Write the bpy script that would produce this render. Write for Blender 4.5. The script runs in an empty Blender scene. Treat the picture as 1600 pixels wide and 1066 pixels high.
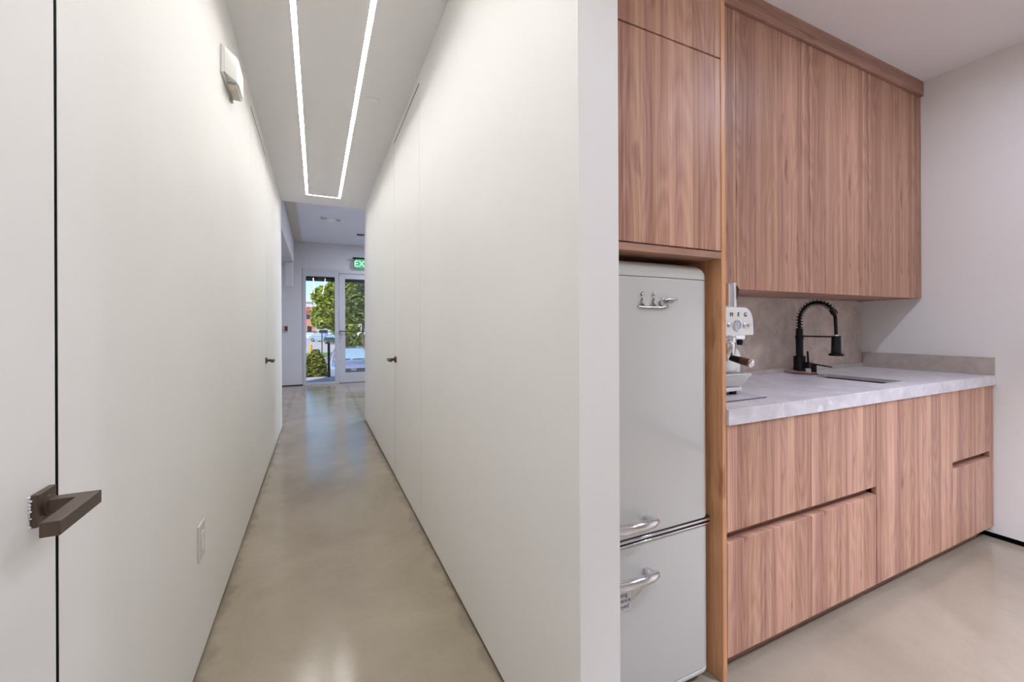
import bpy, bmesh, math, random
from mathutils import Vector, Matrix
D = bpy.data
S = bpy.context.scene
COL = S.collection
random.seed(7)
PI = math.pi

# ------------------------------------------------------------------ camera, world, sun, big lights
cd = D.cameras.new('camera')
cd.sensor_width = 36.0
cd.lens = 650.0 / 1600.0 * 36.0
cd.shift_y = -22.2 / 1600.0
cd.clip_start = 0.02
cd.clip_end = 600
cam = D.objects.new('camera', cd)
COL.objects.link(cam)
cam.matrix_world = (Matrix.Translation((0, 0, 1.19)) @ Matrix.Rotation(math.radians(-25.13), 4, 'Z')
                    @ Matrix.Rotation(math.radians(90), 4, 'X') @ Matrix.Rotation(math.radians(-0.24), 4, 'Z'))
S.camera = cam

S.view_settings.view_transform = 'Standard'
S.view_settings.look = 'None'
S.view_settings.gamma = 1
S.view_settings.use_curve_mapping = False
S.view_settings.exposure = 0.08

W = D.worlds.new('world')
S.world = W
W.use_nodes = True
wn = W.node_tree
bg = wn.nodes['Background']
sky = wn.nodes.new('ShaderNodeTexSky')
sky.sky_type = 'NISHITA'
sky.sun_disc = False
sky.sun_elevation = math.radians(50)
sky.sun_rotation = math.radians(200)
sky.ozone_density = 2.5
hs = wn.nodes.new('ShaderNodeHueSaturation')
hs.inputs['Saturation'].default_value = 1.25
wn.links.new(sky.outputs[0], hs.inputs['Color'])
wn.links.new(hs.outputs[0], bg.inputs[0])
bg.inputs[1].default_value = 0.2

sl = D.lights.new('sun', 'SUN')
sl.energy = 3.3
sl.angle = math.radians(0.6)
sl.color = (1.0, 0.95, 0.86)
sun = D.objects.new('sun', sl)
COL.objects.link(sun)
sun.rotation_euler = Vector((0.45, 0.55, -0.95)).to_track_quat('-Z', 'Y').to_euler()

LED_STRENGTH = 47.0
LED_COLOR = (1.0, 0.98, 0.96)
DOWN_COLOR = (0.76, 0.80, 1.0)
LOBBY_FILL_WATT, LOBBY_FILL_COLOR = 30.0, (0.86, 0.88, 1.0)
DOWN_SPOTS = [(2.45, 0.32, 13.5, 175), (1.35, -0.25, 9.5, 135), (2.25, -0.65, 51.0, 94), (0.9, -2.0, 4.0, 140)]

# ------------------------------------------------------------------ materials
def lin(c):
    return tuple(((v / 255.0) / 12.92 if v / 255.0 <= 0.04045 else ((v / 255.0 + 0.055) / 1.055) ** 2.4) for v in c) + (1.0,)

def new_mat(name):
    m = D.materials.new(name)
    m.use_nodes = True
    nt = m.node_tree
    return m, nt, nt.nodes['Principled BSDF']

def mat(name, rgb, rough=0.5, metal=0.0, var=0.04, vscale=6.0, bump=0.0, bscale=80.0, coat=0.0, spec=0.5):
    """principled material with a slight procedural variation of colour"""
    m, nt, p = new_mat(name)
    c = lin(rgb)
    tc = nt.nodes.new('ShaderNodeTexCoord')
    n = nt.nodes.new('ShaderNodeTexNoise')
    n.inputs['Scale'].default_value = vscale
    n.inputs['Detail'].default_value = 4
    nt.links.new(tc.outputs['Object'], n.inputs['Vector'])
    r = nt.nodes.new('ShaderNodeValToRGB')
    r.color_ramp.elements[0].position = 0.3
    r.color_ramp.elements[1].position = 0.7
    r.color_ramp.elements[0].color = tuple(v * (1 - var) for v in c[:3]) + (1,)
    r.color_ramp.elements[1].color = tuple(min(1, v * (1 + var)) for v in c[:3]) + (1,)
    nt.links.new(n.outputs['Fac'], r.inputs['Fac'])
    nt.links.new(r.outputs['Color'], p.inputs['Base Color'])
    p.inputs['Roughness'].default_value = rough
    p.inputs['Metallic'].default_value = metal
    p.inputs['Coat Weight'].default_value = coat
    p.inputs['Specular IOR Level'].default_value = spec
    if bump:
        b = nt.nodes.new('ShaderNodeBump')
        b.inputs['Strength'].default_value = bump
        b.inputs['Distance'].default_value = 0.002
        n2 = nt.nodes.new('ShaderNodeTexNoise')
        n2.inputs['Scale'].default_value = bscale
        n2.inputs['Detail'].default_value = 3
        nt.links.new(tc.outputs['Object'], n2.inputs['Vector'])
        nt.links.new(n2.outputs['Fac'], b.inputs['Height'])
        nt.links.new(b.outputs['Normal'], p.inputs['Normal'])
    return m

def emis(name, rgb, strength, base=None):
    m, nt, p = new_mat(name)
    p.inputs['Base Color'].default_value = (base or (0.8, 0.8, 0.8)) + (1,)
    p.inputs['Emission Color'].default_value = tuple(rgb) + (1,)
    p.inputs['Emission Strength'].default_value = strength
    return m

def glass(name, tint=(0.95, 0.97, 0.97), minfac=0.03):
    m = D.materials.new(name)
    m.use_nodes = True
    nt = m.node_tree
    nt.nodes.clear()
    o = nt.nodes.new('ShaderNodeOutputMaterial')
    mx = nt.nodes.new('ShaderNodeMixShader')
    t = nt.nodes.new('ShaderNodeBsdfTransparent')
    t.inputs[0].default_value = tuple(tint) + (1,)
    g = nt.nodes.new('ShaderNodeBsdfGlossy')
    g.inputs['Roughness'].default_value = 0.0
    f = nt.nodes.new('ShaderNodeFresnel')
    f.inputs['IOR'].default_value = 1.38
    nt.links.new(f.outputs[0], mx.inputs[0])
    nt.links.new(t.outputs[0], mx.inputs[1])
    nt.links.new(g.outputs[0], mx.inputs[2])
    nt.links.new(mx.outputs[0], o.inputs[0])
    return m

def wood(name, light, dark, axis='Z', seed=0.0, plank=0.105, rough=0.45):
    """laminate: straight grain running along `axis`, in staves of slightly different tone with cathedral figures"""
    m, nt, p = new_mat(name)
    N, L = nt.nodes, nt.links
    tc = N.new('ShaderNodeTexCoord')
    sep = N.new('ShaderNodeSeparateXYZ')
    L.new(tc.outputs['Object'], sep.inputs[0])
    if axis == 'Z':
        along = sep.outputs['Z']
        a = N.new('ShaderNodeMath'); a.operation = 'ADD'
        L.new(sep.outputs['X'], a.inputs[0]); L.new(sep.outputs['Y'], a.inputs[1])
        across = a.outputs[0]
    else:
        along = sep.outputs['X']
        a = N.new('ShaderNodeMath'); a.operation = 'ADD'
        L.new(sep.outputs['Z'], a.inputs[0]); L.new(sep.outputs['Y'], a.inputs[1])
        across = a.outputs[0]
    def math_(op, x, y=None, v=None):
        q = N.new('ShaderNodeMath'); q.operation = op
        L.new(x, q.inputs[0])
        if y is not None: L.new(y, q.inputs[1])
        if v is not None: q.inputs[1].default_value = v
        return q.outputs[0]
    sh = math_('ADD', across, v=seed + 11.3)
    idx = math_('FLOOR', math_('DIVIDE', sh, v=plank))
    w = N.new('ShaderNodeTexWhiteNoise'); w.noise_dimensions = '1D'
    L.new(idx, w.inputs['W'])
    def vec(x, y, z):
        c = N.new('ShaderNodeCombineXYZ')
        L.new(x, c.inputs[0]); L.new(y, c.inputs[1]); L.new(z, c.inputs[2])
        return c.outputs[0]
    off = math_('MULTIPLY', w.outputs['Value'], v=37.0)
    # fine straight pores
    n1 = N.new('ShaderNodeTexNoise'); n1.inputs['Scale'].default_value = 1; n1.inputs['Detail'].default_value = 5; n1.inputs['Roughness'].default_value = 0.65
    L.new(vec(math_('MULTIPLY', sh, v=170), off, math_('MULTIPLY', along, v=1.6)), n1.inputs['Vector'])
    # medium bands
    n2 = N.new('ShaderNodeTexNoise'); n2.inputs['Scale'].default_value = 1; n2.inputs['Detail'].default_value = 3
    L.new(vec(math_('MULTIPLY', sh, v=42), off, math_('MULTIPLY', along, v=0.5)), n2.inputs['Vector'])
    # cathedral figure
    n3 = N.new('ShaderNodeTexNoise'); n3.inputs['Scale'].default_value = 1; n3.inputs['Detail'].default_value = 1.2; n3.inputs['Distortion'].default_value = 0.4
    L.new(vec(math_('MULTIPLY', sh, v=11), off, math_('MULTIPLY', along, v=1.15)), n3.inputs['Vector'])
    ring = math_('PINGPONG', math_('MULTIPLY', n3.outputs['Fac'], v=11.0), v=0.5)
    # knots
    n4 = N.new('ShaderNodeTexNoise'); n4.inputs['Scale'].default_value = 1; n4.inputs['Detail'].default_value = 2
    L.new(vec(math_('MULTIPLY', sh, v=22), off, math_('MULTIPLY', along, v=5)), n4.inputs['Vector'])
    kn = N.new('ShaderNodeMapRange'); kn.inputs[1].default_value = 0.66; kn.inputs[2].default_value = 0.80
    L.new(n4.outputs['Fac'], kn.inputs[0])
    s = math_('MULTIPLY', n1.outputs['Fac'], v=0.75)
    s = math_('ADD', s, math_('MULTIPLY', n2.outputs['Fac'], v=0.85))
    s = math_('ADD', s, math_('MULTIPLY', ring, v=0.34))
    s = math_('ADD', s, math_('MULTIPLY', w.outputs['Value'], v=0.24))
    idx2 = math_('FLOOR', math_('DIVIDE', sh, v=plank * 0.29))
    w2 = N.new('ShaderNodeTexWhiteNoise'); w2.noise_dimensions = '1D'
    L.new(idx2, w2.inputs['W'])
    s = math_('ADD', s, math_('MULTIPLY', w2.outputs['Value'], v=0.12))
    # thin dark pore lines
    n5 = N.new('ShaderNodeTexNoise'); n5.inputs['Scale'].default_value = 1; n5.inputs['Detail'].default_value = 2
    L.new(vec(math_('MULTIPLY', sh, v=330), off, math_('MULTIPLY', along, v=2.6)), n5.inputs['Vector'])
    pl = N.new('ShaderNodeMapRange'); pl.inputs[1].default_value = 0.56; pl.inputs[2].default_value = 0.72
    L.new(n5.outputs['Fac'], pl.inputs[0])
    s = math_('SUBTRACT', s, math_('MULTIPLY', pl.outputs[0], v=0.22))
    s = math_('SUBTRACT', s, math_('MULTIPLY', kn.outputs[0], v=0.45))
    mr = N.new('ShaderNodeMapRange'); mr.inputs[1].default_value = 0.64; mr.inputs[2].default_value = 1.38
    L.new(s, mr.inputs[0])
    r = N.new('ShaderNodeMix'); r.data_type = 'RGBA'
    r.inputs[6].default_value = lin(dark); r.inputs[7].default_value = lin(light)
    L.new(mr.outputs[0], r.inputs[0])
    tint = N.new('ShaderNodeMix'); tint.data_type = 'RGBA'
    tint.inputs[6].default_value = (1.0, 0.955, 0.97, 1); tint.inputs[7].default_value = (1.0, 1.01, 0.94, 1)
    L.new(w2.outputs['Value'], tint.inputs[0])
    mul = N.new('ShaderNodeMix'); mul.data_type = 'RGBA'; mul.blend_type = 'MULTIPLY'; mul.inputs[0].default_value = 1.0
    L.new(r.outputs[2], mul.inputs[6]); L.new(tint.outputs[2], mul.inputs[7])
    L.new(mul.outputs[2], p.inputs['Base Color'])
    p.inputs['Roughness'].default_value = rough
    p.inputs['Specular IOR Level'].default_value = 0.35
    return m

def stone(name, a, b, rough=0.3, scale=7.0, vein=0.5):
    m, nt, p = new_mat(name)
    N, L = nt.nodes, nt.links
    tc = N.new('ShaderNodeTexCoord')
    n = N.new('ShaderNodeTexNoise'); n.inputs['Scale'].default_value = scale; n.inputs['Detail'].default_value = 9; n.inputs['Roughness'].default_value = 0.62; n.inputs['Distortion'].default_value = 0.6
    L.new(tc.outputs['Object'], n.inputs['Vector'])
    r = N.new('ShaderNodeValToRGB')
    r.color_ramp.elements[0].position = 0.32; r.color_ramp.elements[1].position = 0.68
    r.color_ramp.elements[0].color = lin(a); r.color_ramp.elements[1].color = lin(b)
    L.new(n.outputs['Fac'], r.inputs['Fac'])
    n2 = N.new('ShaderNodeTexNoise'); n2.inputs['Scale'].default_value = 3.1; n2.inputs['Detail'].default_value = 3; n2.inputs['Distortion'].default_value = 1.6
    L.new(tc.outputs['Object'], n2.inputs['Vector'])
    q = N.new('ShaderNodeMath'); q.operation = 'SUBTRACT'; q.inputs[1].default_value = 0.52; L.new(n2.outputs['Fac'], q.inputs[0])
    q2 = N.new('ShaderNodeMath'); q2.operation = 'ABSOLUTE'; L.new(q.outputs[0], q2.inputs[0])
    mr = N.new('ShaderNodeMapRange'); mr.inputs[1].default_value = 0.0; mr.inputs[2].default_value = 0.009; mr.inputs[3].default_value = vein; mr.inputs[4].default_value = 0
    L.new(q2.outputs[0], mr.inputs[0])
    mx = N.new('ShaderNodeMix'); mx.data_type = 'RGBA'
    L.new(mr.outputs[0], mx.inputs[0]); L.new(r.outputs[0], mx.inputs[6])
    mx.inputs[7].default_value = lin(tuple(min(255, v + 28) for v in b))
    L.new(mx.outputs[2], p.inputs['Base Color'])
    p.inputs['Roughness'].default_value = rough
    return m

def concrete(name):
    m, nt, p = new_mat(name)
    N, L = nt.nodes, nt.links
    tc = N.new('ShaderNodeTexCoord')
    n = N.new('ShaderNodeTexNoise'); n.inputs['Scale'].default_value = 1.6; n.inputs['Detail'].default_value = 8; n.inputs['Roughness'].default_value = 0.6; n.inputs['Distortion'].default_value = 0.5
    L.new(tc.outputs['Object'], n.inputs['Vector'])
    r = N.new('ShaderNodeValToRGB')
    e = r.color_ramp.elements
    e[0].position = 0.3; e[1].position = 0.72
    e[0].color = lin((144, 132, 114)); e[1].color = lin((166, 154, 137))
    L.new(n.outputs['Fac'], r.inputs['Fac'])
    n3 = N.new('ShaderNodeTexNoise'); n3.inputs['Scale'].default_value = 45; n3.inputs['Detail'].default_value = 5
    L.new(tc.outputs['Object'], n3.inputs['Vector'])
    mm = N.new('ShaderNodeMapRange'); mm.inputs[3].default_value = 0.93; mm.inputs[4].default_value = 1.06
    L.new(n3.outputs['Fac'], mm.inputs[0])
    vm = N.new('ShaderNodeVectorMath'); vm.operation = 'SCALE'
    L.new(r.outputs[0], vm.inputs[0]); L.new(mm.outputs[0], vm.inputs['Scale'])
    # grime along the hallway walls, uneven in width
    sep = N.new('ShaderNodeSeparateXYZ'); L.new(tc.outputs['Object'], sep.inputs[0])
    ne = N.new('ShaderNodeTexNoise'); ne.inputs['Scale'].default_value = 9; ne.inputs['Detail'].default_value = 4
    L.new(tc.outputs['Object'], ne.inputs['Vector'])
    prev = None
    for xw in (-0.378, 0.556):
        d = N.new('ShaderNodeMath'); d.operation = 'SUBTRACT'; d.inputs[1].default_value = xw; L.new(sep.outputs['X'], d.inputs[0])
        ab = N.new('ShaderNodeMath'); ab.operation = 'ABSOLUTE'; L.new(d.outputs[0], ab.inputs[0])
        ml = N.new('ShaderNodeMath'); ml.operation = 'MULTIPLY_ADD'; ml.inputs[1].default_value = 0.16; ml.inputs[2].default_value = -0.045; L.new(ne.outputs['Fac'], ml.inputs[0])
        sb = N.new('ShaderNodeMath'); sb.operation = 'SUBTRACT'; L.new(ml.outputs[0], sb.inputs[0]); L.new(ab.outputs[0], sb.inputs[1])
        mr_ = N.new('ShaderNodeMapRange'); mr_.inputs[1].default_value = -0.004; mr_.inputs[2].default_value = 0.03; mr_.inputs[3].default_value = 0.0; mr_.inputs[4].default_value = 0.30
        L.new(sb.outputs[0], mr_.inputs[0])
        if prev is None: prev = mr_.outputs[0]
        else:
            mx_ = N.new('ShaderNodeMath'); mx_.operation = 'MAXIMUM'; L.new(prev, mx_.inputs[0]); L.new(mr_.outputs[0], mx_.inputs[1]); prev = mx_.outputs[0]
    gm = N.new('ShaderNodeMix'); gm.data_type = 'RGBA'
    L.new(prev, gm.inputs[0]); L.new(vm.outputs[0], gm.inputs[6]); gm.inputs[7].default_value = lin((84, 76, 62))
    L.new(gm.outputs[2], p.inputs['Base Color'])
    rr = N.new('ShaderNodeMapRange'); rr.inputs[1].default_value = 0.35; rr.inputs[2].default_value = 0.7; rr.inputs[3].default_value = 0.13; rr.inputs[4].default_value = 0.20
    L.new(n.outputs['Fac'], rr.inputs[0]); L.new(rr.outputs[0], p.inputs['Roughness'])
    b = N.new('ShaderNodeBump'); b.inputs['Strength'].default_value = 0.04; b.inputs['Distance'].default_value = 0.004
    n4 = N.new('ShaderNodeTexNoise'); n4.inputs['Scale'].default_value = 7; n4.inputs['Detail'].default_value = 2
    L.new(tc.outputs['Object'], n4.inputs['Vector']); L.new(n4.outputs['Fac'], b.inputs['Height']); L.new(b.outputs[0], p.inputs['Normal'])
    p.inputs['Specular IOR Level'].default_value = 0.6
    return m

M = {}
M['wall'] = mat('white wall paint', (241, 240, 237), 0.55, var=0.012, vscale=2, bump=0.15, bscale=140)
M['door'] = mat('white door lacquer', (241, 240, 237), 0.55, var=0.01, vscale=2)
M['ceil'] = mat('ceiling paint', (242, 240, 240), 0.8, var=0.01, vscale=2)
M['lobbyceil'] = mat('lobby ceiling with daylight tint', (228, 232, 246), 0.85, var=0.01, vscale=2)  # blue of the daylight on this ceiling is mixed into its colour
M['dark'] = mat('black shadow gap', (9, 9, 9), 0.9, spec=0.1)
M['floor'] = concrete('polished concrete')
M['wood'] = wood('walnut laminate', (226, 182, 158), (146, 102, 84))
M['woodb'] = wood('walnut laminate wall units', (212, 168, 144), (134, 93, 75), seed=3.7)
M['woodh'] = wood('walnut laminate horizontal', (192, 152, 134), (138, 102, 86), axis='X', seed=1.3, plank=0.3)
M['woodpanel'] = wood('oak edge panel', (230, 176, 132), (172, 118, 82), seed=5.1, plank=0.3)
M['woodin'] = mat('laminate core', (140, 100, 80), 0.6)
M['stone'] = stone('pale grey quartzite', (202, 199, 202), (231, 228, 233), 0.28, 9)
M['splash'] = stone('beige quartzite', (184, 170, 158), (224, 209, 196), 0.35, 8, 0.4)
M['upstand'] = stone('beige quartzite upstand', (178, 168, 158), (200, 190, 182), 0.35, 14, 0.2)
M['fridge'] = mat('pale grey green enamel', (204, 205, 200), 0.14, var=0.005, coat=0.5)
M['chrome'] = mat('polished chrome', (225, 225, 228), 0.09, 1.0, var=0.01)
M['steel'] = mat('brushed steel', (190, 190, 192), 0.28, 1.0, var=0.05, vscale=40)
M['badge'] = mat('dark chrome badge', (165, 165, 165), 0.25, 1.0)
M['black'] = mat('matte black metal', (22, 22, 24), 0.38, 0.4)
M['rubber'] = mat('black rubber', (20, 20, 20), 0.7)
M['bronze'] = mat('dark bronze metal', (92, 78, 68), 0.38, 0.55, var=0.04, vscale=20)
M['cream'] = mat('glossy white enamel', (236, 235, 230), 0.18, coat=0.4)
M['white'] = mat('white plastic', (235, 234, 230), 0.35)
M['whitetrim'] = mat('translucent white plastic', (212, 212, 205), 0.3)
M['matgrey'] = mat('pale grey mat', (196, 193, 198), 0.5)
M['greyplastic'] = mat('grey white plastic', (200, 195, 182), 0.45)
M['knobwood'] = mat('dark walnut handle', (92, 62, 48), 0.35, var=0.15, vscale=40)
M['gauge'] = mat('pale gauge face', (190, 200, 215), 0.3)
M['ink'] = mat('dark grey lettering', (60, 60, 62), 0.4)
M['paper'] = mat('white sticker paper', (218, 216, 220), 0.5)
M['plaster'] = mat('chipped white plaster', (235, 235, 235), 0.8, bump=0.5)
M['copper'] = mat('crumpled pinkish wrap', (178, 132, 118), 0.5, var=0.25, vscale=40, bump=0.6)
M['alu'] = mat('pale painted aluminium', (190, 192, 200), 0.4, 0.0, var=0.01)
M['lobbywall'] = mat('lobby wall paint', (205, 205, 210), 0.7, var=0.01)
M['red'] = mat('red plastic', (200, 40, 35), 0.4)
M['reddark'] = mat('dark red plastic', (96, 42, 44), 0.4)
M['glass'] = glass('clear glass')
M['led'] = emis('white led diffuser', LED_COLOR, LED_STRENGTH)
M['lens'] = emis('downlight lens', DOWN_COLOR, 6.0)
M['exitpanel'] = emis('green lit acrylic', (0.10, 0.62, 0.30), 0.5, (0.04, 0.2, 0.1))
M['exitletter'] = emis('lit exit letters', (0.62, 1.0, 0.78), 0.95, (0.1, 0.3, 0.2))
M['redled'] = emis('red indicator', (1.0, 0.1, 0.06), 1.5)
# outside
M['paving'] = mat('pinkish paving', (205, 192, 188), 0.8, var=0.06, vscale=5)
M['asphalt'] = mat('pale worn asphalt', (176, 170, 170), 0.9, var=0.08, vscale=1.5)
M['asphaltb'] = mat('car park concrete', (196, 188, 184), 0.9, var=0.06, vscale=0.7)
M['grass'] = mat('grass', (112, 140, 62), 0.9, var=0.25, vscale=9)
M['leafa'] = mat('bright leaves', (156, 166, 66), 0.6, var=0.55, vscale=2.6)
M['leafb'] = mat('dark leaves', (116, 130, 60), 0.6, var=0.6, vscale=2.8)
M['leafc'] = mat('hedge leaves', (118, 124, 34), 0.6, var=0.35, vscale=12)
M['bark'] = mat('bark', (120, 100, 84), 0.9, var=0.2, vscale=10)
M['pink'] = mat('coral pink render', (226, 146, 138), 0.85, var=0.04)
M['roofred'] = mat('red roof', (196, 96, 84), 0.8)
M['offwhite'] = mat('off white render', (232, 230, 226), 0.85)
M['roofgrey'] = mat('grey sheet roof', (170, 174, 184), 0.5)
M['windowdark'] = mat('dark window', (44, 48, 54), 0.15)
M['carblue'] = mat('blue grey car paint', (150, 156, 182), 0.25, 0.2, coat=1.0)
M['carwhite'] = mat('white car paint', (232, 232, 232), 0.25, coat=1.0)
M['carsilver'] = mat('silver blue car paint', (176, 188, 200), 0.3, 0.2, coat=1.0)
M['carmaroon'] = mat('dark maroon car paint', (80, 30, 40), 0.25, coat=1.0)
M['carblack'] = mat('black car paint', (36, 38, 44), 0.25, coat=1.0)
M['carglass'] = mat('windscreen glass', (168, 190, 206), 0.08, 0.0, coat=1.0)
M['headlight'] = mat('headlight lens', (210, 222, 235), 0.08, 0.5, coat=1.0)
M['yellow'] = mat('yellow paint', (232, 172, 60), 0.6)
M['fence'] = mat('dark fence paint', (78, 62, 62), 0.6)

# ------------------------------------------------------------------ geometry helpers
def BM(): return bmesh.new()

def box(bm, x0, x1, y0, y1, z0, z1, bev=0.0, seg=2):
    b = bmesh.new()
    bmesh.ops.create_cube(b, size=1)
    for v in b.verts:
        v.co = Vector(((x0 + x1) / 2 + v.co.x * (x1 - x0), (y0 + y1) / 2 + v.co.y * (y1 - y0), (z0 + z1) / 2 + v.co.z * (z1 - z0)))
    if bev:
        bmesh.ops.bevel(b, geom=b.edges[:], offset=bev, segments=seg, profile=0.5, affect='EDGES')
    merge(bm, b)
    return bm

def merge(bm, b, mtx=None):
    if mtx is not None: bmesh.ops.transform(b, matrix=mtx, verts=b.verts)
    me = D.meshes.new('tmp'); b.to_mesh(me); b.free(); bm.from_mesh(me); D.meshes.remove(me)

def skin(bm, rings, closed_ring=True, cap=True):
    vs = [[bm.verts.new(p) for p in r] for r in rings]
    n = len(vs[0])
    for i in range(len(vs) - 1):
        for j in range(n if closed_ring else n - 1):
            bm.faces.new((vs[i][j], vs[i][(j + 1) % n], vs[i + 1][(j + 1) % n], vs[i + 1][j]))
    if cap and closed_ring:
        bm.faces.new(list(reversed(vs[0]))); bm.faces.new(vs[-1])
    return bm

def tube(bm, pts, r, n=12):
    pts = [Vector(p) for p in pts]
    rings = []
    up = None
    for i, p in enumerate(pts):
        t = (pts[min(i + 1, len(pts) - 1)] - pts[max(i - 1, 0)]).normalized()
        if up is None:
            up = Vector((0, 0, 1)) if abs(t.z) < 0.9 else Vector((1, 0, 0))
        a = t.cross(up).normalized(); b = a.cross(t).normalized(); up = b
        rr = r[i] if isinstance(r, (list, tuple)) else r
        rings.append([p + (a * math.cos(2 * PI * k / n) + b * math.sin(2 * PI * k / n)) * rr for k in range(n)])
    return skin(bm, rings)

def lathe(bm, prof, origin, axis='Z', n=32):
    """prof: list of (radius, height)"""
    o = Vector(origin)
    A = {'Z': (Vector((1, 0, 0)), Vector((0, 1, 0)), Vector((0, 0, 1))), 'Y': (Vector((1, 0, 0)), Vector((0, 0, 1)), Vector((0, -1, 0))), 'X': (Vector((0, 1, 0)), Vector((0, 0, 1)), Vector((1, 0, 0)))}[axis]
    rings = [[o + A[2] * h + (A[0] * math.cos(2 * PI * k / n) + A[1] * math.sin(2 * PI * k / n)) * max(rr, 1e-5) for k in range(n)] for rr, h in prof]
    return skin(bm, rings)

def prism(bm, poly, axis, a0, a1, bev=0.0):
    """extrude a polygon; axis X: poly is (y,z); axis Y: (x,z); axis Z: (x,y)"""
    def P(u, v, w):
        return {'X': (w, u, v), 'Y': (u, w, v), 'Z': (u, v, w)}[axis]
    b = bmesh.new()
    skin(b, [[P(u, v, a0) for u, v in poly], [P(u, v, a1) for u, v in poly]])
    if bev: bmesh.ops.bevel(b, geom=b.edges[:], offset=bev, segments=2, profile=0.5, affect='EDGES')
    merge(bm, b)
    return bm

def rounded_poly(x0, x1, z0, z1, r, n=6):
    """r = (bl, br, tr, tl)"""
    out = []
    for (cx, cz, rr, a0) in ((x0 + r[0], z0 + r[0], r[0], PI), (x1 - r[1], z0 + r[1], r[1], 1.5 * PI), (x1 - r[2], z1 - r[2], r[2], 0), (x0 + r[3], z1 - r[3], r[3], 0.5 * PI)):
        if rr < 1e-6: out.append((cx, cz)); continue
        for k in range(n + 1):
            a = a0 + 0.5 * PI * k / n
            out.append((cx + rr * math.cos(a), cz + rr * math.sin(a)))
    return out

def obj(name, bm, m, parent=None, smooth=None):
    bmesh.ops.recalc_face_normals(bm, faces=bm.faces)
    if parent is not None:
        off = parent.matrix_basis.translation.copy()
        q = parent
        while q.parent is not None:
            q = q.parent; off += q.matrix_basis.translation
        bmesh.ops.translate(bm, vec=-off, verts=bm.verts)
    me = D.meshes.new(name); bm.to_mesh(me); bm.free()
    me.materials.append(M[m] if isinstance(m, str) else m)
    if smooth is not None:
        me.shade_smooth()
        me.set_sharp_from_angle(angle=math.radians(smooth))
    o = D.objects.new(name, me); COL.objects.link(o)
    if parent is not None: o.parent = parent
    return o

def thing(name, label, cat, loc=(0, 0, 0), group=None):
    o = D.objects.new(name, None); COL.objects.link(o)
    o.empty_display_size = 0.05
    o.matrix_basis = Matrix.Translation(loc)
    o['label'] = label; o['category'] = cat
    if group: o['group'] = group
    return o

def tag(o, label, cat, group=None, kind=None):
    o['label'] = label; o['category'] = cat
    if group: o['group'] = group
    if kind: o['kind'] = kind
    return o

def struct(name, bm, m, parent=None, label=None):
    o = obj(name, bm, m, parent)
    if parent is None: o['kind'] = 'structure'
    if label: o['label'] = label
    return o

def sthing(name, label, loc):
    o = D.objects.new(name, None); COL.objects.link(o)
    o.matrix_basis = Matrix.Translation(loc)
    o['kind'] = 'structure'; o['label'] = label
    return o

def text_bm(s, size, depth, mtx, spacing=1.0, shear=0.0):
    cu = D.curves.new('txt', 'FONT'); cu.body = s; cu.size = size; cu.extrude = depth / 2
    cu.align_x = 'CENTER'; cu.align_y = 'CENTER'; cu.space_character = spacing; cu.shear = shear
    o = D.objects.new('txt', cu); COL.objects.link(o)
    dg = bpy.context.evaluated_depsgraph_get(); dg.update()
    me = D.meshes.new_from_object(o.evaluated_get(dg))
    b = bmesh.new(); b.from_mesh(me); bmesh.ops.transform(b, matrix=mtx, verts=b.verts)
    D.objects.remove(o); D.curves.remove(cu); D.meshes.remove(me)
    return b

def copy_tree(o, parent=None):
    c = o.copy(); COL.objects.link(c)
    if parent is not None: c.parent = parent
    for ch in list(o.children): copy_tree(ch, c)
    return c

# ------------------------------------------------------------------ key dimensions
XL, XR = -0.378, 0.556          # corridor walls
XP = 0.673                      # far side of the partition
YP = 0.815                      # its end towards the camera
YC = 5.63                       # end of the corridor
ZC = 2.70
XK = 3.41                       # kitchen right wall
YK = 1.58                       # kitchen back wall
YB = 0.956                      # front plane of the base units
YF = 9.60                       # storefront
ZL = 2.97                       # lobby ceiling

# ------------------------------------------------------------------ setting
struct('floor', box(BM(), -0.9, 4.8, -3.1, YF + 0.14, -0.15, 0.0), 'floor', label='polished beige concrete floor of hallway, kitchenette and lobby')

# ceiling with slots cut for the light loop (corridor) : built of strips around the slot
SX0, SX1, SY0, SY1, SW = -0.107, 0.2565, -1.2, 5.265, 0.024
cb = BM()
zc0, zc1 = ZC, ZC + 0.12
box(cb, -0.48, SX0, -3.1, YC, zc0, zc1)
box(cb, SX1, 3.55, -3.1, YC, zc0, zc1)
box(cb, SX0, SX1, -3.1, SY0, zc0, zc1)
box(cb, SX0, SX1, SY1, YC, zc0, zc1)
box(cb, SX0 + SW, SX1 - SW, SY0 + SW, SY1 - SW, zc0, zc1)
struct('ceiling', cb, 'ceil', label='plain white ceiling of hallway and kitchenette')
lt = thing('linear_ceiling_light', 'long rectangular loop of thin white light recessed in the hallway ceiling', 'light', (0.075, 2.0, ZC))
b = BM()
zl0, zl1 = ZC + 0.013, ZC + 0.018
box(b, SX0, SX0 + SW, SY0, SY1, zl0, zl1); box(b, SX1 - SW, SX1, SY0, SY1, zl0, zl1)
box(b, SX0 + SW, SX1 - SW, SY0, SY0 + SW, zl0, zl1); box(b, SX0 + SW, SX1 - SW, SY1 - SW, SY1, zl0, zl1)
obj('diffuser', b, 'led', lt)
b = BM()
zl0, zl1 = ZC + 0.0185, ZC + 0.04
box(b, SX0, SX0 + SW, SY0, SY1, zl0, zl1); box(b, SX1 - SW, SX1, SY0, SY1, zl0, zl1)
box(b, SX0 + SW, SX1 - SW, SY0, SY0 + SW, zl0, zl1); box(b, SX0 + SW, SX1 - SW, SY1 - SW, SY1, zl0, zl1)
obj('channel', b, 'alu', lt)

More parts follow.
